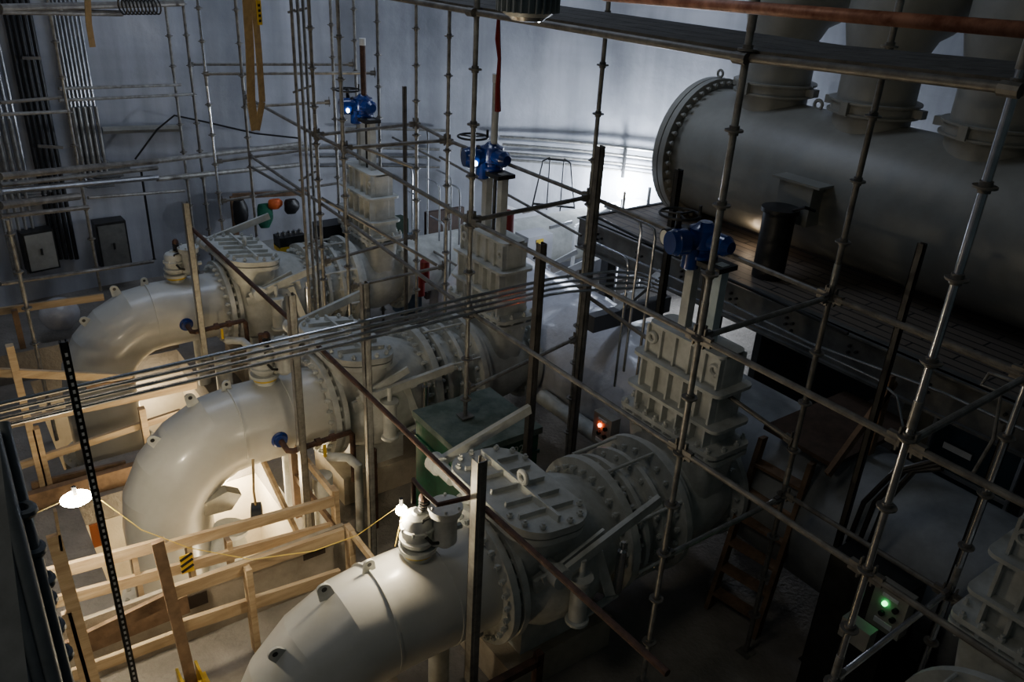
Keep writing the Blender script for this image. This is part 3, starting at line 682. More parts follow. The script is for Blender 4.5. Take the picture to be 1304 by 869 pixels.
# horizontal rails on the left in front of the wall
def hr(px0, py0, px1, py1, y0, y1, r, M, l, n=1, g=None, nm='horizontal_tube'):
    b = MB().path([aty(px0, py0, y0), aty((px0+px1)/2, (py0+py1)/2, (y0+y1)/2+.0), aty(px1, py1, y1)], r, 10); return tag(b.build(nm, M), l, 'tube', g)
hr(0, 131, 78, 124, 13.6, 14.0, .025, GALVD, 'dull horizontal tube high across the left black cables')
hr(0, 146, 85, 142, 13.5, 13.9, .025, GALV, 'horizontal tube second from the top across the left black cables')
hr(75, 113, 230, 108, 14.2, 15.3, .025, GALV, 'upper horizontal tube between conduit bank and pale scaffold tube')
hr(75, 128, 245, 120, 14.2, 15.3, .025, GALV, 'lower horizontal tube between conduit bank and pale scaffold tube')
hr(0, 10, 232, 4, 12.8, 14.5, .05, GALVD, 'thick dark tube along the top left edge')
hr(0, 14, 155, 17, 12.8, 14.0, .045, GALVD, 'second thick dark tube along the top left edge')
hr(0, 225, 200, 205, 12.6, 14.4, .05, GALVD, 'thick grey pipe crossing at left, upper of a stack')
hr(200, 205, 385, 183, 14.4, 15.6, .045, GALV, 'thick grey pipe continuing along the wall toward the sling')
hr(0, 244, 200, 226, 12.6, 14.4, .045, CHROME, 'bright pipe crossing at left below the thick grey one')
hr(200, 228, 380, 210, 14.4, 15.6, .045, GALV, 'bright pipe continuing along the wall below the sling')
hr(0, 236, 200, 214, 12.9, 14.7, .035, GALVD, 'dull pipe between the two thick pipes at left')
hr(0, 262, 100, 250, 12.5, 13.5, .055, GALVD, 'thick pipe stub crossing at the left edge')
hr(0, 276, 112, 264, 12.5, 13.5, .035, GALVD, 'thin dull pipe under the thick stub at the left edge')
hr(0, 362, 195, 333, 12.6, 14.2, .03, GALVD, 'low guard tube in front of the wall cabinets')
hr(112, 252, 235, 243, 13.8, 14.9, .025, GALV, 'thin tube above the larger wall cabinet')

# ------------------------------------------------------------------ conduits on the wall (left)
def bank(n, x0, x1, xb0, xb1, ytop, ybot, r, M, l, g, off=.15, bend=True, nm='wall_conduit'):
    for i in range(n):
        t = i/(n-1); a = atw(x0+(x1-x0)*t, ytop, off); bpt = atw(xb0+(xb1-xb0)*t, ybot, off)
        ang = (wang(a)+wang(bpt))/2 if True else 0
        ang = wang(bpt)
        P = [wallpt(ang, a.z+2.5, off), wallpt(ang, bpt.z+.0, off)]
        if bend:
            z = bpt.z-.05*(n-i)*1.3
            P = [wallpt(ang, a.z+2.5, off), wallpt(ang, z+.16, off), wallpt(ang-.003, z+.07, off), wallpt(ang-.009, z+.015, off), wallpt(ang-.018, z, off), wallpt(ang-.05, z, off)]
        b = MB().path(P, r, 8); tag(b.build(nm, M), l, 'conduit', g)
bank(4, -10, 12, 14, 36, 90, 235, .033, CHROME, 'bright vertical conduit bending right at the left edge of the wall', 'bright conduits at the left edge')
bank(8, 66, 100, 98, 132, 8, 205, .028, CHROME, 'bright vertical conduit in the bank on the left wall', 'bright conduit bank right of the black cables')
bank(5, 14, 48, 71, 98, 20, 330, .04, BLACK, 'thick black vertical cable on the left wall', 'black cables on the left wall', bend=False, nm='wall_cable')
bank(5, 2, 30, 20, 44, 250, 365, .03, GALV, 'dull conduit dropping behind the small wall cabinet', 'dull conduits below the left bends', off=.2, bend=False) if False else None
for i in range(5):
    p = atw(8+i*9, 300, .2); b = MB().tube(wallpt(wang(p), .6, .2), wallpt(wang(p), 3.4, .2), .028, 8)
    tag(b.build('wall_conduit', GALV), 'dull conduit behind the small wall cabinet', 'conduit', 'dull conduits behind the small wall cabinet')
for i in range(5):
    p = atw(115+i*7, 262, .2); b = MB().tube(wallpt(wang(p), 2.3, .2), wallpt(wang(p), 3.5, .2), .03, 8)
    tag(b.build('wall_conduit', GALV), 'grey conduit entering the top of the larger wall cabinet', 'conduit', 'conduits above the larger wall cabinet')
for (px0, py0, px1, py1, zz) in ((28, 74, 52, 74, 0), (48, 186, 80, 188, 0)):
    a = atw(px0, py0, .24); b_ = atw(px1, py1, .24); tag(MB().beam(a, b_, .05, .05).build('cable_clamp_bar', GALVD), 'clamp bar across the black cables, %s' % ('upper' if py0 < 100 else 'lower'), 'bracket')
def cabinet(px0, py0, px1, py1, d, M, l):
    a = atw(px0, py0, .3); c = atw(px1, py1, .3); ang = (wang(a)+wang(c))/2
    zt, zb = a.z, c.z; wdt = (V((a.x, a.y, 0))-V((c.x, c.y, 0))).length
    ctr = wallpt(ang, 0, .3); rz = ang+PI/2
    e = empty('wall_cabinet', (ctr.x, ctr.y, zb), l, 'cabinet')
    MB().box((ctr.x, ctr.y, (zt+zb)/2), (wdt, d, zt-zb), rz).build('cabinet_case', STEELD, e)
    n = V((-math.cos(ang), -math.sin(ang), 0)); q = ctr+n*(d/2+.01)
    MB().box((q.x, q.y, (zt+zb)/2), (wdt*.88, .02, (zt-zb)*.9), rz).build('cabinet_door', M, e)
    MB().box((q.x+n.x*.02, q.y+n.y*.02, (zt+zb)/2), (.03, .03, .12), rz).build('door_handle', STEELD, e)
cabinet(24, 296, 74, 338, .3, CABG, 'small grey electrical cabinet on the left wall')
cabinet(118, 283, 166, 335, .35, mat('cabinet_dark', (.2, .2, .185), .5, .2, noise=.3), 'larger dark electrical cabinet right of the black cables')
# board / tray on wall
a = atw(130, 163, .1); b_ = atw(232, 160, .1)
arc_run('wall_tray', atw(130, 166, .1), atw(230, 163, .1), .07, CABG, 'grey cable tray section on the wall above the pipes', 'tray')
# rails on back wall
for k, (p0, p1) in enumerate((((637, 167), (842, 201)), ((640, 178), (848, 211)), ((640, 189), (848, 222)), ((640, 198), (850, 230)))):
    a, b_ = atw(*p0, .12), atw(*p1, .12); z = (a.z+b_.z)/2; a.z = b_.z = z
    arc_run('wall_conduit', a, b_, .03, GALV, 'conduit curving along the back wall left of the header end', 'conduit', 'four curved wall conduits')
for k, (p0, p1) in enumerate((((397, 212), (548, 188)), ((400, 225), (560, 200)), ((300, 205), (560, 178)), ((440, 158), (570, 172)))):
    a, b_ = atw(*p0, .12), atw(*p1, .12); z = (a.z+b_.z)/2; a.z = b_.z = z
    arc_run('wall_conduit', a, b_, .03, CHROME if k < 2 else GALV, 'bright conduit curving along the wall behind the far actuator', 'conduit', 'curved wall conduits behind the far actuator')
p = atw(795, 205, .2); tag(MB().beam(wallpt(wang(p), p.z-.35, .2), wallpt(wang(p), p.z+.25, .2), .06, .04).build('conduit_bracket', STEELD), 'dark upright bracket holding the curved conduits right of centre', 'bracket')
# black cable loop on wall
tag(MB().path([atw(172, 203, .3), atw(200, 165, .3), atw(222, 147, .3), atw(260, 155, .3), atw(325, 170, .3), atw(380, 176, .3)], .018, 8).build('black_cable', BLACK), 'slack black cable peaking on the wall left of the sling', 'cable')

# ------------------------------------------------------------------ conduit bundle on struts
def strut(p_top, zb, l, M=STRUT, w=.083, g=None, slots=False):
    x, y, zt = p_top; e = empty('strut_channel', (x, y, zb), l, 'strut', g)
    b = MB(); t = .006; h = w/2
    b.span((x-h, y-h, zb), (x+h, y-h+t, zt)); b.span((x-h, y-h, zb), (x-h+t, y+h, zt)); b.span((x+h-t, y-h, zb), (x+h, y+h, zt))
    b.span((x-h, y+h-t, zb), (x-h*.45, y+h, zt)); b.span((x+h*.45, y+h-t, zb), (x+h, y+h, zt))
    b.span((x-h*.3, y-h-.004, zb), (x+h*.3, y-h, zt))
    b.build('channel', M, e)
    MB().box((x, y, zb+.005), (w*1.8, w*1.8, .01)).build('foot_plate', M, e)
    if slots:
        k = 0; zz = zt-.08
        while zz > zb+.05 and k < 95:
            MB().box((x, y-h-.005, zz), (.014, .006, .022)).build('slot', WHITE, e) ; zz -= .05; k += 1  # white plates stand for light showing in the slots
    return e
p = atx(618, 595, 2.85); strut((2.87, 4.12, p.z), .9, 'grey channel post standing before the nearest flange', w=.085)
p = atx(370, 375, 2.85); strut((2.85, p.y, p.z), 0.0, 'grey channel post in front of the middle elbow pipe')
p = atx(236, 258, 2.85); strut((2.85, p.y, p.z), .8, 'grey channel post in front of the farthest elbow pipe')
p = aty(464, 360, 6.58); strut((p.x, 6.58, p.z), 0, 'channel post holding the four conduits before the middle check valve', w=.07)
p = aty(690, 310, 6.3); strut((p.x*5.85/6.3, 5.85, (p.z-6.6)*5.85/6.3+6.6), 0, 'dark channel post right of the green container', mat('dark_strut', (.13, .12, .11), .5, .6, noise=.4), w=.075)
p = aty(765, 186, 6.55); strut((p.x, 6.55, p.z), 0.2, 'dark channel post doubled with the scaffold tube by the platform corner', GALVD, w=.075)
p = aty(75, 435, 5.0); strut((.48, 5.0, 4.35), 0, 'near black slotted channel at the left by the bright bulb', STEELD, w=.045, slots=True)
p = aty(515, 110, 10.2); strut((p.x, 10.2, p.z), 0, 'dark plain channel post left of the light scaffold tube', GALVD, w=.045)
p = aty(865, 216, 5.1); strut((6.35, 6.35*p.y/p.x, 0+6.6+(p.z-6.6)*6.35/p.x), .3, 'tall black channel post left of the near blue actuator', STEELD, w=.065)
p = atx(1175, 310, 6.35); strut((6.35, p.y, p.z), 0.05, 'black channel post in front of the bolted platform beam', STEELD, w=.055)
p = atx(1225, 640, 6.35); strut((6.35, atx(1250, 640, 6.35).y, p.z+.8), 0, 'black perforated channel left of the corner gate valve', STEELD, w=.06)
p = atw(192, 300, .6); strut((p.x, p.y, p.z+1.3), 0.6, 'perforated channel post left of the farthest air valve', STEELD, w=.035)
# four long conduits
for k in range(4):
    zc = 3.28+.0*k; a = aty(-60, 533+k*7.5, 6.46); b_ = aty(690, 359+k*3.6, 6.46)
    z = 3.29-.062*k
    a = V((-.6, 6.46, z)); b_ = V((5.35, 6.46, z))
    P = [a, b_, V((5.6, 6.42, z)), V((6.1, 6.3-.02*k, z+.0)), V((6.35+.03*k, 6.1, z)), V((6.4+.03*k, 5.8, z))]
    tag(MB().path(P, .0175, 8).build('long_conduit', CHROME), 'bright conduit, %s of the four crossing the middle pipe' % ['top', 'second', 'third', 'lowest'][k], 'conduit', 'bundle of four long conduits')
# rusty pipe running across, three struts
e = empty('rusty_rail', (2.95, 6, 2.9), 'long rusty pipe running diagonally over all three elbow flanges', 'pipe')
za = atx(608, 635, 2.95).z
MB().tube(atx(240, 287, 2.95), atx(367, 405, 2.95), .027, 10).build('far_length', RUST, e)
MB().tube(atx(405, 441, 2.95), atx(606, 637, 2.95), .025, 10).build('middle_length', RUST, e)
MB().tube(atx(618, 648, 2.95), atx(850, 858, 2.95), .025, 10).build('near_length', RUST, e)
q = atx(606, 634, 2.9); MB().path([q+V((-.0, .02, .0)), q+V((-.28, .1, -.02)), q+V((-.3, .3, 0)), q+V((-.3, .42, .02)), q+V((-.3, .42, -.2))], .02, 8).build('bent_end', RUST, e)

# ------------------------------------------------------------------ green container
e = empty('green_container', (4.6, 6.5, 0), 'dark green metal container with a dusty lid between near and middle pipes', 'container')
MB().span((3.98, 6.02, 0), (4.98, 7.0, 1.68)).build('container_body', GREEN, e)
MB().span((3.95, 5.99, 1.68), (5.01, 7.03, 1.76)).build('lid', DUSTG, e)
MB().span((3.96, 6.0, 1.42), (5.0, 6.02, 1.46)).span((3.96, 6.0, 1.42), (3.98, 7.0, 1.46)).build('rib', GREEN, e)
tx = bpy.data.curves.new('stencil', 'FONT'); tx.body = ',92R'; tx.size = .15; tx.extrude = .001
_t = bpy.data.objects.new('t', tx); COL.objects.link(_t); bpy.context.view_layer.update()
tm = bpy.data.meshes.new_from_object(_t.evaluated_get(bpy.context.evaluated_depsgraph_get())); bpy.data.objects.remove(_t)
tm.materials.clear(); tm.materials.append(mat('stencil_paint', (.4, .45, .42), .7)); to = bpy.data.objects.new('stencil_lettering', tm); COL.objects.link(to); to.parent = e
to.location = V((4.6, 6.012, 1.5))-V((4.6, 6.5, 0)); to.rotation_euler = (PI/2, 0, 0)
MB().box((4.75, 6.012, 1.25), (.09, .01, .02)).build('white_mark', WHITE, e)
# low pale pipe beside container
tag(MB().tube((5.6, 7.4, .25), (9.5, 4.0, .3), .12, 16).build('floor_pipe', CREAM2), 'pale pipe lying low on the floor right of the green container', 'pipe') if False else None
b = MB().tube(atz(690, 505, .9), atz(790, 575, .9), .11, 16); tag(b.build('floor_pipe', CREAM2), 'pale pipe lying low right of the green container', 'pipe')

# ------------------------------------------------------------------ timber guards
def bar(a, b_, w=.04, h=.09, M=WOOD, upv=(0, 0, 1)): return MB().beam(a, b_, w, h, upv), M
def guard(name, l, parts, base):
    e = empty('timber_guardrail', base, l, 'guardrail')
    for nm, a, b_, w, h, M in parts: MB().beam(a, b_, w, h).build(nm, M, e)
    return e
Y2 = 6.95
S1 = lambda px, py: aty(px, py, Y2)
S2 = lambda px, py: aty(px, py, 6.35)
P = []
# rear line (at the pit edge)
P += [('top_rail', S1(30, 740), S1(210, 692), .045, .13, WOOD), ('top_rail', S1(200, 700), S1(425, 638), .045, .12, WOOD)]
P += [('middle_rail', S1(50, 772), S1(420, 672), .045, .12, WOOD)]
P += [('lower_rail', S1(70, 815), S1(300, 740), .04, .1, WOODD)]
for px, py, zb in ((428, 625, 0), (292, 690, .4), (170, 705, .3), (240, 690, .2)):
    t = S1(px, py); P.append(('post', V((t.x, Y2+.05, zb)), V((t.x, Y2+.05, t.z)), .13, .05, WOOD))
t = S1(425, 630); P += [('side_rail', V((t.x, Y2, t.z)), V((t.x, 8.1, t.z+.02)), .04, .09, WOOD), ('side_rail', V((t.x, Y2, t.z-.45)), V((t.x, 8.1, t.z-.45)), .04, .09, WOODD), ('post', V((t.x, 8.1, 0)), V((t.x, 8.1, t.z+.08)), .09, .09, WOODD)]
P += [('loose_brace', V((t.x-.2, 7.3, .0)), V((t.x-.35, 8.6, 1.1)), .04, .09, WOOD)]
guard('g', 'timber guardrail around the middle pit opening, rear row against the elbow', P, (1.6, 6.95, 0))
P = []
P += [('top_rail', S2(215, 756), S2(437, 680), .05, .14, WOOD), ('middle_rail', S2(225, 800), S2(432, 732), .05, .14, WOOD), ('lower_rail', S2(60, 872), S2(230, 808), .045, .12, WOOD), ('middle_rail', S2(60, 838), S2(215, 762), .045, .14, WOODD)]
for px, py, M in ((312, 718, WOOD), (442, 668, WOOD)):
    t = S2(px, py); P.append(('post', V((t.x, 6.3, 0.0)), V((t.x, 6.3, t.z)), .13, .06, M))
t = S2(442, 672); P += [('side_rail', V((t.x, 6.35, t.z)), V((t.x+.02, 5.72, t.z-.05)), .04, .08, WOOD), ('cross_batten', V((t.x-.1, 5.72, t.z-.02)), V((t.x+.25, 5.72, t.z-.02)), .05, .07, WOOD), ('post', V((t.x, 5.72, 0)), V((t.x, 5.72, t.z)), .08, .05, WOODD)]
guard('g', 'pale timber guardrail, front row beside the bright nearest elbow', P, (1.8, 6.3, 0))
# leaning stud with yellow foot
e = empty('timber_stud', (1.0, 6.15, 0), 'brown timber stud standing in a bright yellow foot bracket', 'post')
top = aty(200, 690, 6.2); MB().beam((1.06, 6.15, .05), (top.x, 6.2, top.z), .1, .05, (0, 1, 0)).build('stud', WOODD, e)
fb = MB().span((.96, 6.04, 0), (1.16, 6.3, .02)).span((.96, 6.04, 0), (.985, 6.3, .2)).span((1.135, 6.04, 0), (1.16, 6.3, .2)); fb.span((.96, 6.02, 0), (1.16, 6.045, .15)).span((.99, 6.0, .06), (1.01, 6.04, .2)).span((1.1, 6.0, .06), (1.12, 6.04, .2)).span((.9, 6.04, .0), (1.22, 6.3, .015)).build('foot_bracket', YELLOW, e)
a = atz(125, 880, 0.1); 
for (p0, p1, w_, M, l) in (((68, 682), (122, 880), .1, WOOD, 'tall pale timber stud left of the black slotted channel'), ((84, 780), (112, 880), .07, WOOD, 'short pale board leaning at the bottom left corner'), ((38, 678), (50, 800), .06, WOOD, 'thin timber post lit at its edge near the left tubes'), ((70, 650), (78, 700), .02, WOOD, 'thin pale lath behind the tall stud')):
    a = aty(*p0, 6.0); b_ = aty(*p1, 6.0); tag(MB().beam(a, b_, w_, .05, (0, 1, 0)).build('timber_stud', M), l, 'post')
# concrete curb
tag(MB().span((-.3, 6.78, 0), (2.95, 6.83, .74)).build('kick_board', CURB), 'low beige board wall behind the front timber guardrail', 'board')
tag(MB().beam((.3, 6.74, .5), (1.25, 6.74, .52), .03, .22).build('loose_board', WOODD), 'dark loose board leaning on the left end of the beige board wall', 'board')
for i_, (px, py, w_, h_) in enumerate(((250, 765, .22, .16), (400, 700, .25, .2))):
    q = aty(px, py, 6.77)
    tag(MB().span((q.x-w_/2, 6.765, q.z-h_/2), (q.x+w_/2, 6.778, q.z+h_/2)).build('shadow_patch', mat('shadow_brown', (.05, .035, .025), .8)), 'painted shadow on the %s of the beige board wall' % ['left', 'right'][i_], 'shadow')  # thin brown plates painted as soft shadows on the board
# striped board + plank heap in front
q = aty(238, 718, 6.85); e = empty('warning_board', q-V((0, 0, .1)), 'small yellow and black striped warning board on the timber guardrail', 'sign')
MB().box(q, (.12, .012, .22)).build('yellow_board', YELLOW, e)
for k in range(3): MB().beam(q+V((-.06, -.008, -.08+k*.07)), q+V((.06, -.008, -.03+k*.07)), .004, .03).build('black_stripe', BLACK, e)
# upper-left guards (far pits)
Z1 = 1.1
P = []
for (p0, p1, yy, M, h) in (((-10, 398), (132, 378), 13.7, WOOD, .11), ((-10, 470), (115, 448), 13.7, WOODD, .1)): P.append(('top_rail' if M is WOOD else 'middle_rail', aty(*p0, yy), aty(*p1, yy), .05, h, M))
q = aty(18, 395, 13.6); P.append(('post', V((q.x, 13.6, 0)), V((q.x, 13.6, q.z)), .1, .08, WOODD))
guard('g', 'timber guardrail at the far left below the wall cabinets', P, (1, 13.7, 0))
P = []
for (p0, p1, M, h) in (((-10, 474), (168, 482), WOOD, .1), ((110, 495), (170, 484), WOODD, .08), ((-10, 545), (250, 490), WOOD, .1), ((20, 595), (230, 525), WOOD, .09), ((40, 620), (160, 592), WOODD, .12)):
    P.append(('rail', aty(*p0, 10.2), aty(*p1, 10.2), .05, h, M))
for px, py in ((12, 440), (180, 520), (45, 545)):
    q = aty(px, py, 10.15); P.append(('post', V((q.x, 10.15, 0)), V((q.x, 10.15, q.z)), .1, .08, WOOD))
guard('g', 'timber guardrail between the far and middle elbow pipes', P, (1, 10.2, 0))
tag(MB().span((-.1, 13.45, 0), (3, 13.6, .5)).build('concrete_curb', CONC_F), 'low concrete curb behind the farthest elbow pipe', 'curb')  # floor colour darkens this curb to stand for shade
tag(MB().span((.1, 9.85, 0), (3, 9.95, .25)).build('concrete_curb', WOODD), 'low concrete curb between far and middle elbow pipes', 'curb')  # dark brown colour stands in for the shadow between the pits
# plywood lumps and pump down in the pit
c0 = aty(284, 640, 8.0)
b = MB(); b.prism([c0+V((-.22, 0, .05)), c0+V((.05, -.05, .16)), c0+V((.22, 0, .02)), c0+V((.1, .05, -.18)), c0+V((-.2, .03, -.14))], (0, .12, .02)); tag(b.build('stone_slab', CABG), 'grey broken slab hanging beside the elbow in the lit middle pit', 'slab')
q0 = aty(327, 656, 7.5); e = empty('hanging_block', q0, 'black hoist block hanging in the lit middle pit', 'hoist')
MB().lathe([(-.06, .1), (-.05, .14), (.05, .14), (.06, .1)], q0, (1, -.4, 0), 20).build('block_body', BLACK, e)
MB().path([q0+V((0, 0, .13)), q0+V((0, .02, .3)), aty(322, 585, 7.7)], .014, 6).build('block_chain', TAN, e)
q0 = aty(292, 690, 8.0); tag(MB().lathe([(-.5, .2), (0, .2), (.1, .14), (.14, .14), (.15, .2), (.2, .2)], q0, (.2, 0, 1), 20).build('pump_housing', CREAM2), 'grey machine housing partly visible in the middle pit', 'machine')
# orange striped sheet left of elbow 2
q = aty(122, 682, 8.9); tag(MB().box(q, (.1, .03, .32)).build('orange_board', mat('orange_board_paint', (.45, .13, .03), .7)), 'orange board in the pit left of the middle elbow', 'board')

# ------------------------------------------------------------------ bulbs and string
B1 = aty(97, 635, 6.6); B2 = V((2.62, 4.98, 2.32)); B2 = aty(511, 650, 5.0)
e = empty('string_lights', B1, 'yellow cord with two glowing bulbs strung over the timber guardrails', 'lights')
MB().lathe([(-.035, .03), (-.02, .1), (0, .125), (.02, .1), (.035, .03)], B1, (0, 0, 1), 18).build('bulb', BULB, e)  # widened and flattened so its shape includes the glare around the bulb
MB().sphere(B2, .05, 14, 8).build('bulb', BULB, e)
for B in (B1, B2): MB().tube(B+V((0, 0, .035)), B+V((0, 0, .12)), .018, 8).build('bulb_socket', STEELD, e)
cp = [aty(28, 662, 5.8), aty(76, 640, 6.4), B1+V((.02, -.03, .06)), aty(130, 638, 6.6), aty(180, 675, 6.5), aty(240, 698, 6.4), aty(320, 713, 6.3), aty(400, 702, 6.0), aty(455, 682, 5.6), B2+V((-.03, 0, .05)), B2+V((0, 0, -.08)), B2+V((-.08, -.03, -.33))]
MB().path(cp, .0045, 6).build('yellow_cord', ROPE, e)

# ------------------------------------------------------------------ foreground left tubes
e = empty('cable_bundle', atd(60, 869, 3.4), 'dark blue-grey bundle of tubes with couplers along the lower left edge', 'tubes')
FG = mat('dark_blue_tube', (.10, .115, .125), .45, .2, noise=.3)
for dx, dd, r in ((4, 3.2, .042), (24, 3.3, .03), (-16, 3.15, .035), (-34, 3.1, .035)):
    a = atd(-22+dx, 540, dd); b_ = atd(66+dx, 900, dd-.25); MB().tube(a, b_, r, 12).build('tube', FG, e)
for px, py in ((10, 655), (26, 650), (24, 690), (38, 700), (50, 740), (52, 765), (52, 825), (62, 800), (44, 790), (62, 850), (72, 835), (40, 845)):
    q = atd(px, py, 3.18); MB().torus(q, (.25, 0, 1), .042, .02, 14, 8).build('coupler', FG, e)
tag(MB().add([atd(-30, 560, 2.6), atd(-2, 560, 2.6), atd(40, 900, 2.5), atd(-30, 900, 2.5)]+[atd(-30, 560, 2.7), atd(-2, 560, 2.7), atd(40, 900, 2.6), atd(-30, 900, 2.6)], [(0, 1, 2, 3), (7, 6, 5, 4), (0, 4, 5, 1), (1, 5, 6, 2), (2, 6, 7, 3), (3, 7, 4, 0)]).build('grey_panel', mat('panel_grey', (.2, .21, .21), .7, noise=.3)), 'dark grey panel edge at the bottom left corner', 'panel')

# ------------------------------------------------------------------ upper deck, copper pipe, fixture, sling
e = empty('scaffold_deck', (4.9, 4, 5.95), 'dark scaffold deck crossing the top right of the frame', 'platform')
FT = [V((4.36, -.5, 6.1)), V((4.36, 1.9, 6.07)), V((4.36, 3.6, 6.0)), V((4.36, 6.6, 5.99)), V((4.36, 9.3, 5.99))]
d_ = MB()
for k in range(4):
    for j in range(4):
        p0, p1 = FT[k]+V((.19+.27*j, 0, .02)), FT[k+1]+V((.19+.27*j, 0, .02)); d_.beam(p0, p1, .255, .04)
d_.build('deck_planks', DECKW, e)
MB().path(FT, .028, 12).build('front_tube', GALVD, e)
MB().path([p+V((1.12, 0, -.02)) for p in FT], .028, 12).build('rear_tube', GALVD, e)
for yy, z_ in ((1.9, 6.07), (3.53, 6.0), (6.6, 5.99)): MB().tube((4.32, yy-.05, z_), (4.32, yy+.05, z_), .038, 10).build('clamp', GALVD, e)
tag(MB().tube(V((1.60, .2, 6.53)), V((1.95, 2.6, 6.43)), .014, 12).build('copper_pipe', COPPER), 'reddish copper pipe crossing the top right corner close to the viewer', 'pipe')
a = atd(1330, 40, 1.45); b_ = atd(770, -5, 2.55)
bpy.data.objects['copper_pipe'].data.clear_geometry(); 
_m = MB().tube(a, b_, .0145, 12)
_o = bpy.data.objects['copper_pipe']; off = V(_o.location); _o.data.from_pydata([p-off for p in _m.v], [], _m.f); _o.data.shade_smooth()
tag(MB().tube(a+V((.5, 1.0, .10)), b_+V((1.0, 1.0, .12)), .012, 8).build('dark_rail', STEELD), 'thin dark rail above the copper pipe at the top edge', 'rail') if False else None
c = atd(673, -8, 3.0)
e = empty('pendant_light', c, 'finned grey pendant light cut off by the top edge', 'lamp')
MB().lathe([(-.075, .08), (-.06, .1), (.3, .1)], c, (0, 0, 1), 30).build('lamp_housing', FIXG, e)
for k in range(26):
    a_ = 2*PI*k/26; d_ = V((math.cos(a_), math.sin(a_), 0)); MB().beam(c+d_*.105+V((0, 0, -.06)), c+d_*.105+V((0, 0, .3)), .005, .026, d_).build('cooling_fin', FIXG, e)
MB().lathe([(-.095, .03), (-.09, .06), (-.075, .075)], c, (0, 0, 1), 24).build('lamp_lens', CHROME, e)
q = c+V((.04, -.02, -.09)); MB().sphere(q, .007, 8, 6).build('lens_glint', WHITEG, e)
# tan sling
def strip_path(pts, w, t, M, name, parent=None, wv=None):
    b = MB()
    for i in range(len(pts)-1): b.beam(pts[i], pts[i+1], w, t, wv or V((.3, -1, 0)))
    return b.build(name, M, parent)
Y_ = 9.0
e = empty('lifting_sling', aty(325, 168, Y_), 'tan webbing sling hanging in a loop near the top left', 'sling')
strip_path([aty(313, -15, Y_), aty(318, 60, Y_), aty(320, 130, Y_), aty(325, 166, Y_)], .10, .012, TAN, 'left_strand', e)
strip_path([aty(327, 166, Y_+.02), aty(334, 130, Y_+.02), aty(329, 60, Y_+.02), aty(322, -15, Y_+.02)], .075, .012, TAN, 'right_strand', e)
q = aty(330, 16, Y_-.05); MB().box(q, (.05, .01, .24)).build('yellow_tag', YELLOW, e)
for k in range(4): MB().box(q+V((0, -.01, -.08+k*.05)), (.025, .004, .025)).build('black_mark', BLACK, e)
e = empty('short_strap', aty(117, 60, 11), 'short brown strap hanging from the top left tubes', 'strap')
strip_path([aty(111, -10, 11), aty(113, 30, 11), aty(118, 60, 11)], .07, .012, TAN, 'webbing', e)
tag(MB().path([aty(635, 22, 7.6), aty(634, 50, 7.6), aty(636, 75, 7.6), aty(634, 110, 7.6), aty(634, 142, 7.6)], [.018, .03, .02, .028, .035], 6).build('red_ribbon', REDM), 'twisted red ribbon hanging below the pendant light', 'ribbon')
# coil of ties top left
for k in range(10):
    q = aty(156+k*4.8, 8, 13.5); 
    b = MB().torus(q, (1, .3, .1), .11, .012, 14, 6); tag(b.build('wire_loop', STEELD), 'wire loop hung around the top left tubes', 'wire', 'wire loops on the top left tubes')

# ------------------------------------------------------------------ right side dark area
e = empty('wooden_steps', (6.3, 3.9, 0), 'dark wooden step ladder leaning against the crossover platform', 'ladder')
fA, fB = V((6.12, 4.2, 0)), V((6.22, 3.62, 0)); tA, tB = V((6.62, 4.3, 2.02)), V((6.66, 3.72, 2.02))
MB().beam(fA, tA, .05, .14).build('stringer', WOODD, e); MB().beam(fB, tB, .05, .14).build('stringer', WOODD, e)
for k in range(6):
    t = (k+.7)/6.6; MB().beam(fA.lerp(tA, t), fB.lerp(tB, t), .14, .035).build('tread', WOODD, e)
e = empty('wooden_bridge', (7.3, 3.9, 0), 'dark wooden crossover platform above the collector pipe', 'platform')
MB().span((6.66, 3.5, 2.08), (8.1, 4.35, 2.13)).build('bridge_deck', mat('dark_wood', (.09, .055, .035), .8, noise=.4), e)
for a, b_ in (((7.2, 3.45, 2.1), (7.2, 3.45, 3.0)), ((6.5, 3.45, 2.1), (7.3, 3.45, 2.9)), ((8.2, 3.55, 2.08), (8.2, 3.55, 0))): MB().beam(a, b_, .09, .05, (0, 1, 0)).build('bridge_post', WOODD, e)
def ctrl(X, px, py, led, l):
    q = atx(px, py, X); e = empty('control_box', (q.x, q.y, 0), l, 'control box')
    MB().box((q.x+.08, q.y, q.z), (.14, .3, .42)).build('box_case', CABG, e)
    MB().box((q.x+.12, q.y, (q.z-.2)/2), (.08, .08, q.z-.2)).build('stand', STEELD, e)
    MB().lathe([(0, .022), (.02, .022)], (q.x+.01, q.y+.03, q.z+.07), (-1, 0, 0), 12).build('indicator_lamp', led, e)
    for dy, dz in ((-.07, .07), (.03, -.03), (-.07, -.03)): MB().lathe([(0, .025), (.03, .025)], (q.x+.01, q.y+dy, q.z+dz), (-1, 0, 0), 12).build('push_button', BLACK, e)
    MB().box((q.x+.005, q.y+.0, q.z-.13), (.01, .16, .05)).build('label_plate', WHITE, e)
    MB().box((q.x+.005, q.y+.0, q.z+.15), (.01, .14, .03)).build('label_plate', WHITE, e)
ctrl(5.8, 765, 550, REDL, 'control box with a red indicator light beyond the near check valve')
ctrl(5.8, 1128, 780, GRNL, 'control box with a green indicator light, lower right')
tag(MB().box(atx(1092, 805, 5.6), (.12, .26, .2)).build('junction_box', CABG), 'small white junction box left of the green indicator', 'box')
# dark machine blocks
q = atx(1090, 740, 5.95); tag(MB().span((6.0, q.y-.4, 0), (6.4, q.y+.3, q.z+.1)).build('machine_cabinet', STEELD), 'dark cabinet behind the green indicator box', 'cabinet')
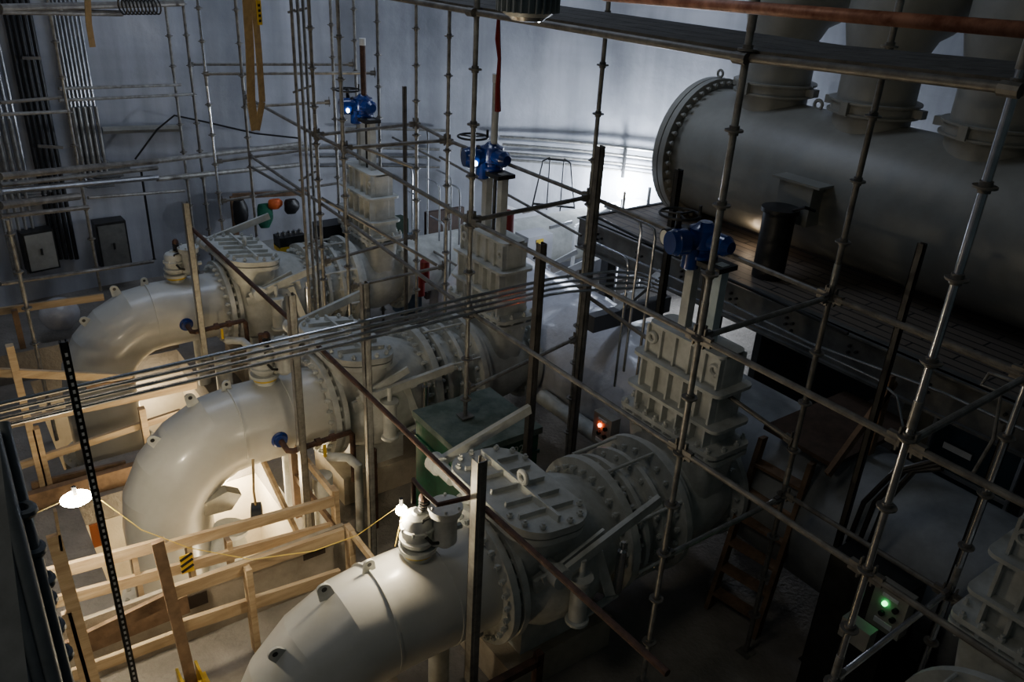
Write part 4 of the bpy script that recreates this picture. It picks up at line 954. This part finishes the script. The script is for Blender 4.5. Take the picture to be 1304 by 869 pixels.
# concrete column + glazed cabinet
q = atx(1150, 600, 8.3); tag(MB().span((8.3, q.y-.2, 0), (8.6, q.y+.2, PT-.47)).build('concrete_column', mat('column_concrete', (.30, .28, .22), .8, noise=.3)), 'pale concrete column under the bolted platform beam', 'column')
q = atx(1215, 610, 8.25); e = empty('glazed_cabinet', (8.25, q.y, 0), 'glazed blue cabinet beside the pale concrete column', 'cabinet')
MB().span((8.25, q.y-.55, .5), (8.7, q.y+.35, 2.3)).build('cabinet_case', GLASS, e)
for z in (.5, 1.7, 2.3): MB().beam((8.23, q.y-.55, z), (8.23, q.y+.35, z), .03, .04).build('frame_bar', ALU, e)
for y_ in (q.y-.55, q.y+.35): MB().beam((8.23, y_, .5), (8.23, y_, 2.3), .03, .04).build('frame_bar', ALU, e)
MB().box((8.22, q.y+.05, 2.0), (.01, .3, .07)).build('white_reflective_strip', WHITE, e)
# black hoses
for k in range(3):
    P = [atx(1080+k*14, 690, 6.3), atx(1100+k*14, 640, 6.3), atx(1140+k*12, 600, 6.3), atx(1200, 585+k*6, 6.3)]
    tag(MB().path(P, .025, 8).build('black_hose', BLACK), 'black hose curving behind the bright right scaffold tube', 'hose', 'black hoses at the lower right')
# thin conduits along platform
for k, (pts, r, l) in enumerate(([((853, 367), (1031, 443), (1118, 484), (1142, 505), (1150, 545)), .014, 'thin bright conduit with a bent end crossing below the platform beam'],
                                 [((760, 310), (900, 373), (1031, 437), (1200, 500), (1304, 548)), .014, 'thin bright conduit running along the platform beam'],
                                 [((757, 275), (853, 323), (960, 370), (1080, 425)), .02, 'dark handrail tube at the platform edge'])):
    b = MB().path([atx(x, y, 7.0) for x, y in pts], r, 8); tag(b.build('rail_conduit', CHROME if k < 2 else STEELD), l, 'conduit')
tag(MB().path([atx(1304, 490, 6.35), atx(1260, 475, 6.35), atx(1250, 490, 6.35), atx(1275, 500, 6.35), atx(1265, 560, 6.35), atx(1235, 610, 6.35)], .016, 8).build('hooked_conduit', GALV), 'hooked thin conduit near the right edge', 'conduit')
# bent upright conduits (centre)
def hook(px, ptop, pbot, X, l, g, dx=-.5, M=CHROME, r=.0165):
    t = atx(px, ptop, X); b_ = atx(pbot[0], pbot[1], X)
    P = [V((X, t.y, b_.z)), V((X, t.y, t.z-.12)), V((X, t.y+.03, t.z-.03)), V((X, t.y+.12, t.z)), V((X, t.y+.12-dx, t.z))]
    tag(MB().path(P, r, 8).build('bent_conduit', M), l, 'conduit', g)
for px, pt, pb in ((818, 282, (806, 480)), (836, 290, (815, 490)), (802, 330, (795, 500))): hook(px, pt, pb, 6.3, 'thin upright conduit with a hooked top left of the near blue actuator', 'hooked conduits near the platform corner')
for px, pt, pb in ((517, 230, (517, 380)), (525, 215, (524, 390)), (545, 165, (540, 370)), (532, 250, (532, 330)), (560, 235, (560, 370)), (575, 225, (573, 360)), (586, 240, (583, 360)), (566, 285, (565, 360))): hook(px, pt, pb, 7.2, 'bright upright conduit with a hooked top between the two farther gate valves', 'hooked conduits between the farther gate valves', dx=-.35)
# small mid ledger rails center
for a, b_, l in (((515, 297, 7.0), (600, 350, 7.0), 'thin tube rail descending behind the central gate valve'), ((500, 175, 7.0), (560, 205, 7.0), 'thin tube rail beside the far actuator'), ((560, 200, 6.8), (740, 300, 6.8), 'thin tube rail above the plastic wrapped pipe')):
    tag(MB().tube(atx(*a), atx(*b_), .02, 8).build('thin_rail', GALVD), l, 'tube')

# ------------------------------------------------------------------ bright work area behind centre
def wl(px, py, z): return atz(px, py, z)
e = empty('aluminium_ladder', wl(705, 330, 1.5), 'white aluminium ladder frame in the brightly lit area', 'ladder')
a = atw(690, 250, 1.0); 
base = atx(700, 330, 9.0)
for dx in (0, .55):
    MB().tube((9.0+dx, 9.2, 0), (9.0+dx, 9.2, 3.1), .025, 8).build('stile', ALU, e)
for k in range(9): MB().tube((9.0, 9.2, .4+k*.3), (9.55, 9.2, .4+k*.3), .016, 8).build('rung', ALU, e)
e = empty('white_step_frame', (9.3, 9.9, 0), 'white stepped guard frame below the hooped cage in the lit area', 'frame')
for dx in (0, .5, 1.0):
    MB().beam((9.0+dx*.9, 10.3, 0), (9.0+dx*.9, 10.3, 2.2+.25*dx), .05, .05, (1, 0, 0)).build('post', WHITE, e)
for z in (.9, 1.45, 2.0): MB().beam((9.0, 10.3, z), (9.9, 10.3, z+.12), .04, .06).build('rail', WHITE, e)
MB().beam((9.0, 10.3, 2.2), (9.9, 10.3, 2.45), .04, .06).build('rail', WHITE, e)
e = empty('cage_ladder_top', atw(705, 250, 1.2), 'dark hooped ladder cage against the bright wall', 'ladder')
c = atw(705, 262, 1.0); t_ = V((-math.sin(wang(c)), math.cos(wang(c)), 0))
for s in (-.28, .28): MB().path([c+t_*s*1.6+V((0, 0, -.1)), c+t_*s+V((0, 0, .9)), c+t_*s*.5+V((0, 0, .98))], .018, 8).build('cage_post', STEELD, e)
for s in (-.14, .14): MB().tube(c+t_*s+V((0, 0, -.1)), c+t_*s+V((0, 0, .97)), .015, 8).build('cage_bar', STEELD, e)
for z_ in (.0, .95): MB().beam(c-t_*(.42-.25*z_)+V((0, 0, z_)), c+t_*(.42-.25*z_)+V((0, 0, z_)), .03, .04).build('cage_hoop', STEELD, e)
for k, (p0, p1, M, l, w_) in enumerate((((665, 270), (752, 250), WHITE, 'white board edge lit from behind, upper', .07), ((700, 290), (728, 283), ALU, 'short white rail in the lit area', .05), ((690, 360), (745, 335), WHITE, 'white beam lying in the lit area, lower', .1), ((697, 340), (735, 320), WHITE, 'white beam lying in the lit area, upper', .08), ((640, 262), (660, 270), WHITE, 'small white bracket in the lit area', .08))):
    a = atx(*p0, 7.9); b_ = atx(*p1, 7.9+.5); tag(MB().beam(a, b_, .03, w_).build('white_board', M), l, 'board')
for (px, py, w_, h_, M, nm, l) in ((645, 290, .22, .5, REDM, 'red_drum', 'red cylinder standing behind the central gate valve'), (610, 380, .0, 0, REDM, '', ''), (640, 290, 0, 0, REDM, '', '')):
    if w_: q = aty(px, py, 9.7); tag(MB().lathe([(0, w_*.5), (h_, w_*.5), (h_+.02, w_*.3)], (q.x, 9.7, q.z-h_/2), (0, 0, 1), 20).build(nm, M), l, 'cylinder')
for px, py in ((535, 348), (541, 330)):
    q = aty(px, py, 11.3); tag(MB().lathe([(0, .08), (.36, .08), (.42, .03)], (q.x, 11.3, max(0, q.z-.4)), (0, 0, 1), 16).build('red_cylinder', REDM), 'red gas cylinder between the farther gate valves', 'cylinder', 'red cylinders between the farther gate valves')
q = aty(678, 310, 11.1); e = empty('white_cabinet', (q.x, 11.1, 0), 'grey cabinet with a white handle and yellow sticker in the lit area', 'cabinet')
MB().span((q.x-.25, 10.9, 0), (q.x+.3, 11.3, q.z+.2)).build('cabinet_case', mat('cab_white', (.5, .5, .52), .5, noise=.1), e)
MB().box((q.x, 10.89, q.z+.1), (.16, .01, .08)).build('yellow_sticker', YELLOW, e)
MB().path([(q.x-.12, 10.88, q.z-.2), (q.x-.1, 10.82, q.z-.12), (q.x+.1, 10.82, q.z-.12), (q.x+.12, 10.88, q.z-.2)], .02, 8).build('handle', BLACK, e)
q = aty(590, 250, 13); 
tag(MB().span((7.75, 13.2, 0), (8.6, 13.3, 1.8)).build('brown_partition', mat('dark_brown', (.06, .035, .025), .7, noise=.3)), 'dark brown board partition behind the central gate valve', 'partition')
q = aty(517, 322, 13.0); tag(MB().span((q.x-.25, 12.75, 0), (q.x+.2, 13.1, q.z+.35)).build('storage_bin', mat('slate_blue', (.08, .12, .16), .6, noise=.3)), 'slate blue storage bin standing right of the farthest gate valve', 'bin')
q = aty(530, 375, 10.6); e = empty('dark_pump', (q.x, 10.6, 0), 'dark pump set on the floor between the farther gate valves', 'pump')
MB().lathe([(-.3, .12), (-.28, .18), (.1, .18), (.12, .1), (.3, .1)], (q.x, 10.6, .45), (1, .2, 0), 20).build('pump_motor', STEELD, e)
MB().torus((q.x-.35, 10.5, .45), (1, .2, 0), .2, .03, 20, 8).build('flywheel', CHROME, e)
MB().box((q.x, 10.6, .13), (.9, .4, .26)).build('skid', RUST, e)
q = aty(497, 290, 14.0); tag(MB().span((q.x-.3, 13.8, 0), (q.x+.3, 14.1, q.z+.2)).build('dark_locker', mat('dark_green', (.02, .05, .03), .6, noise=.3)), 'dark green locker behind the farthest gate valve', 'locker')
q = aty(572, 335, 12.0); 
b = MB(); n_, m_ = 14, 24; vs = []
for i in range(n_+1):
    t = i/n_
    for j in range(m_):
        a_ = 2*PI*j/m_; rr = (1-.55*t*t)*(1+.07*math.sin(5*a_+4*t)); vs.append(V((q.x+rr*.38*math.cos(a_), 12.0+rr*.3*math.sin(a_), 1.35*t)))
b.add(vs, [(i*m_+j, i*m_+(j+1) % m_, (i+1)*m_+(j+1) % m_, (i+1)*m_+j) for i in range(n_) for j in range(m_)]+[tuple(range(m_-1, -1, -1)), tuple(n_*m_+j for j in range(m_))])
tag(b.build('sheeted_bundle', WRAPM), 'grey plastic sheeted bundle standing behind the central gate valve', 'bundle')
# back wall clutter with vests
a = atw(300, 268, .25); 
e = empty('tool_rack', wallpt(wang(a), 2.0, .3), 'brown timber rack on the back wall holding work clothes', 'rack')
A_, B_ = atw(296, 250, .3), atw(392, 244, .3)
MB().beam(A_, V((B_.x, B_.y, A_.z)), .08, .1).build('rack_rail', WOODD, e); MB().beam(A_, V((A_.x, A_.y, .4)), .08, .1).build('rack_post', WOODD, e)
for (px, py, sx, sz, M, l, nm) in ((306, 272, .28, .55, BLACK, 'black jacket hanging on the back wall rack', 'black_jacket'), (337, 275, .3, .5, GREENC, 'green jacket hanging on the back wall rack', 'green_jacket'), (350, 260, .28, .2, ORANGE, 'orange hard hat cover hanging on the back wall rack', 'orange_bag'), (371, 263, .3, .3, BLACK, 'black bag with red straps on the back wall rack', 'black_bag'), (372, 240+18, 0, 0, ORANGE, '', '')):
    if not sx: continue
    q = atw(px, py, .5); b = MB(); n_, m_ = 10, 14; vs = []
    for i in range(n_+1):
        t = i/n_
        for j in range(m_):
            a_ = 2*PI*j/m_; rr = (.35+.65*math.sin(PI*(.15+.75*t)))*(1+.12*math.sin(3*a_+5*t)); vs.append(q+V((rr*sx/2*math.cos(a_)*1.1, rr*sx/2*math.sin(a_)*.6, -sz*t+sz/2)))
    b.add(vs, [(i*m_+j, i*m_+(j+1) % m_, (i+1)*m_+(j+1) % m_, (i+1)*m_+j) for i in range(n_) for j in range(m_)]+[tuple(range(m_-1, -1, -1)), tuple(n_*m_+j for j in range(m_))])
    tag(b.build(nm, M), l, 'clothing')
q = aty(369, 305, 12.6)
e = empty('yellow_machine', q-V((0, 0, .25)), 'small black and yellow machine sitting behind the farthest check valve', 'machine')
MB().box(q-V((0, 0, .12)), (.45, .3, .1)).build('yellow_base', YELLOW, e); MB().box(q, (.45, .28, .18)).build('black_case', BLACK, e)
for k in range(5): MB().torus(q+V((-.18+k*.09, 0, .1)), (1, 0, 0), .05, .016, 12, 6).build('coil', CHROME, e)
tag(MB().box(q+V((.75, .1, 0)), (.45, .35, .3)).build('black_crate', BLACK), 'black crate right of the yellow machine', 'crate')
tag(MB().span((q.x-.8, 12.85, 0), (q.x+1.5, 13.5, q.z-.28)).build('work_bench', CABG), 'grey bench behind the farthest check valve', 'bench')
tag(MB().sphere(atz(76, 400, .45), .32, 16, 10, .9).build('plastic_bag', WRAPM), 'translucent plastic bag lying by the left wall', 'bag')
# floor debris white mark
tag(MB().box(aty(190, 548, 9.9), (.05, .02, .35)).build('white_tag', WHITE), 'small white tag hanging on the timber between elbows', 'tag') if False else None

# ------------------------------------------------------------------ lights
def light(kind, loc, energy, col, size=1., target=None, **kw):
    l = bpy.data.lights.new('lamp', kind); l.energy = energy; l.color = col
    if kind == 'AREA': l.size = size; l.shape = 'DISK'
    elif kind in ('POINT', 'SPOT'): l.shadow_soft_size = size
    o = bpy.data.objects.new('lamp_'+kind.lower(), l); COL.objects.link(o); o.location = loc
    if target is not None: o.rotation_euler = (V(target)-V(loc)).to_track_quat('-Z', 'Y').to_euler()
    for k, q in kw.items(): setattr(l, k, q)
    return o
W = bpy.data.worlds.new('world'); SC.world = W; W.use_nodes = True
W.node_tree.nodes['Background'].inputs[0].default_value = (.45, .60, .65, 1); W.node_tree.nodes['Background'].inputs[1].default_value = .04
COOL = (.68, .78, 1.0)
light('AREA', (6.0, 11.0, 12.5), 150, COOL, 3.0, (7.5, 14, 4))
light('AREA', (3.0, 12.5, 12), 100, (.68, .79, 1.0), 3.0, (4.0, 12.5, 0))
light('SPOT', (8.8, 9.2, 10.0), 300, (.72, .82, 1.0), .4, (7.6, 8.6, 1), spot_size=math.radians(42), spot_blend=.8)  # unseen cool spot added to brighten the wrap and work area
light('POINT', (10.6, 9.0, 1.2), 40, (.78, .86, 1.0), .2)  # unseen fill added to brighten the floor beneath the platform
light('POINT', (9.3, 6.9, 3.1), 2.5, (1, .75, .5), .1)
light('POINT', (8.9, 10.2, 2.6), 30, (.72, .82, 1.0), .2)
light('AREA', (12.3, 9.5, 8.5), 35, COOL, 1.5, (12.5, 13, 4))
FP = atw(793, 246, .75)
e = empty('floodlight', FP-V((0, 0, .3)), 'blinding white floodlight by the back wall beyond the platform end', 'lamp')
MB().sphere(FP, .11, 16, 10).build('lamp_lens', mat('flood_lens', (1, 1, 1), .3, emit=(.9, .95, 1), estr=120), e)
MB().tube(FP-V((0, 0, FP.z)), FP-V((0, 0, .11)), .02, 8).build('lamp_stand', STEELD, e)
n_ = (WC-FP); n_.z = 0; n_.normalize()
light('POINT', tuple(FP-n_*.25+V((0, 0, .05))), 560, (.80, .88, 1), .12)
light('POINT', tuple(B1+V((0, -.14, -.05))), 16, (1, .80, .52), .05)
light('POINT', tuple(B2+V((-.07, -.05, .02))), 30, (1, .82, .55), .04)
light('POINT', (2.5, 9.35, -.25), 150, (1, .80, .50), .12)
light('POINT', (2.5, 7.3, -.9), 60, (1, .80, .50), .12)
light('POINT', (.6, 8.2, -.7), 80, (1, .80, .50), .1)
light('POINT', (2.3, 12.9, -.7), 40, (1, .80, .52), .12)
light('POINT', (.5, 4.2, -1.2), 35, (1, .80, .5), .1)
light('AREA', (-1.5, 3.5, 9.5), 52, (1.0, .93, .80), 2.0, (1.8, 7.4, 0))
SC.view_settings.view_transform = 'AgX'
SC.view_settings.look = 'AgX - Base Contrast'
SC.view_settings.exposure = 0.1
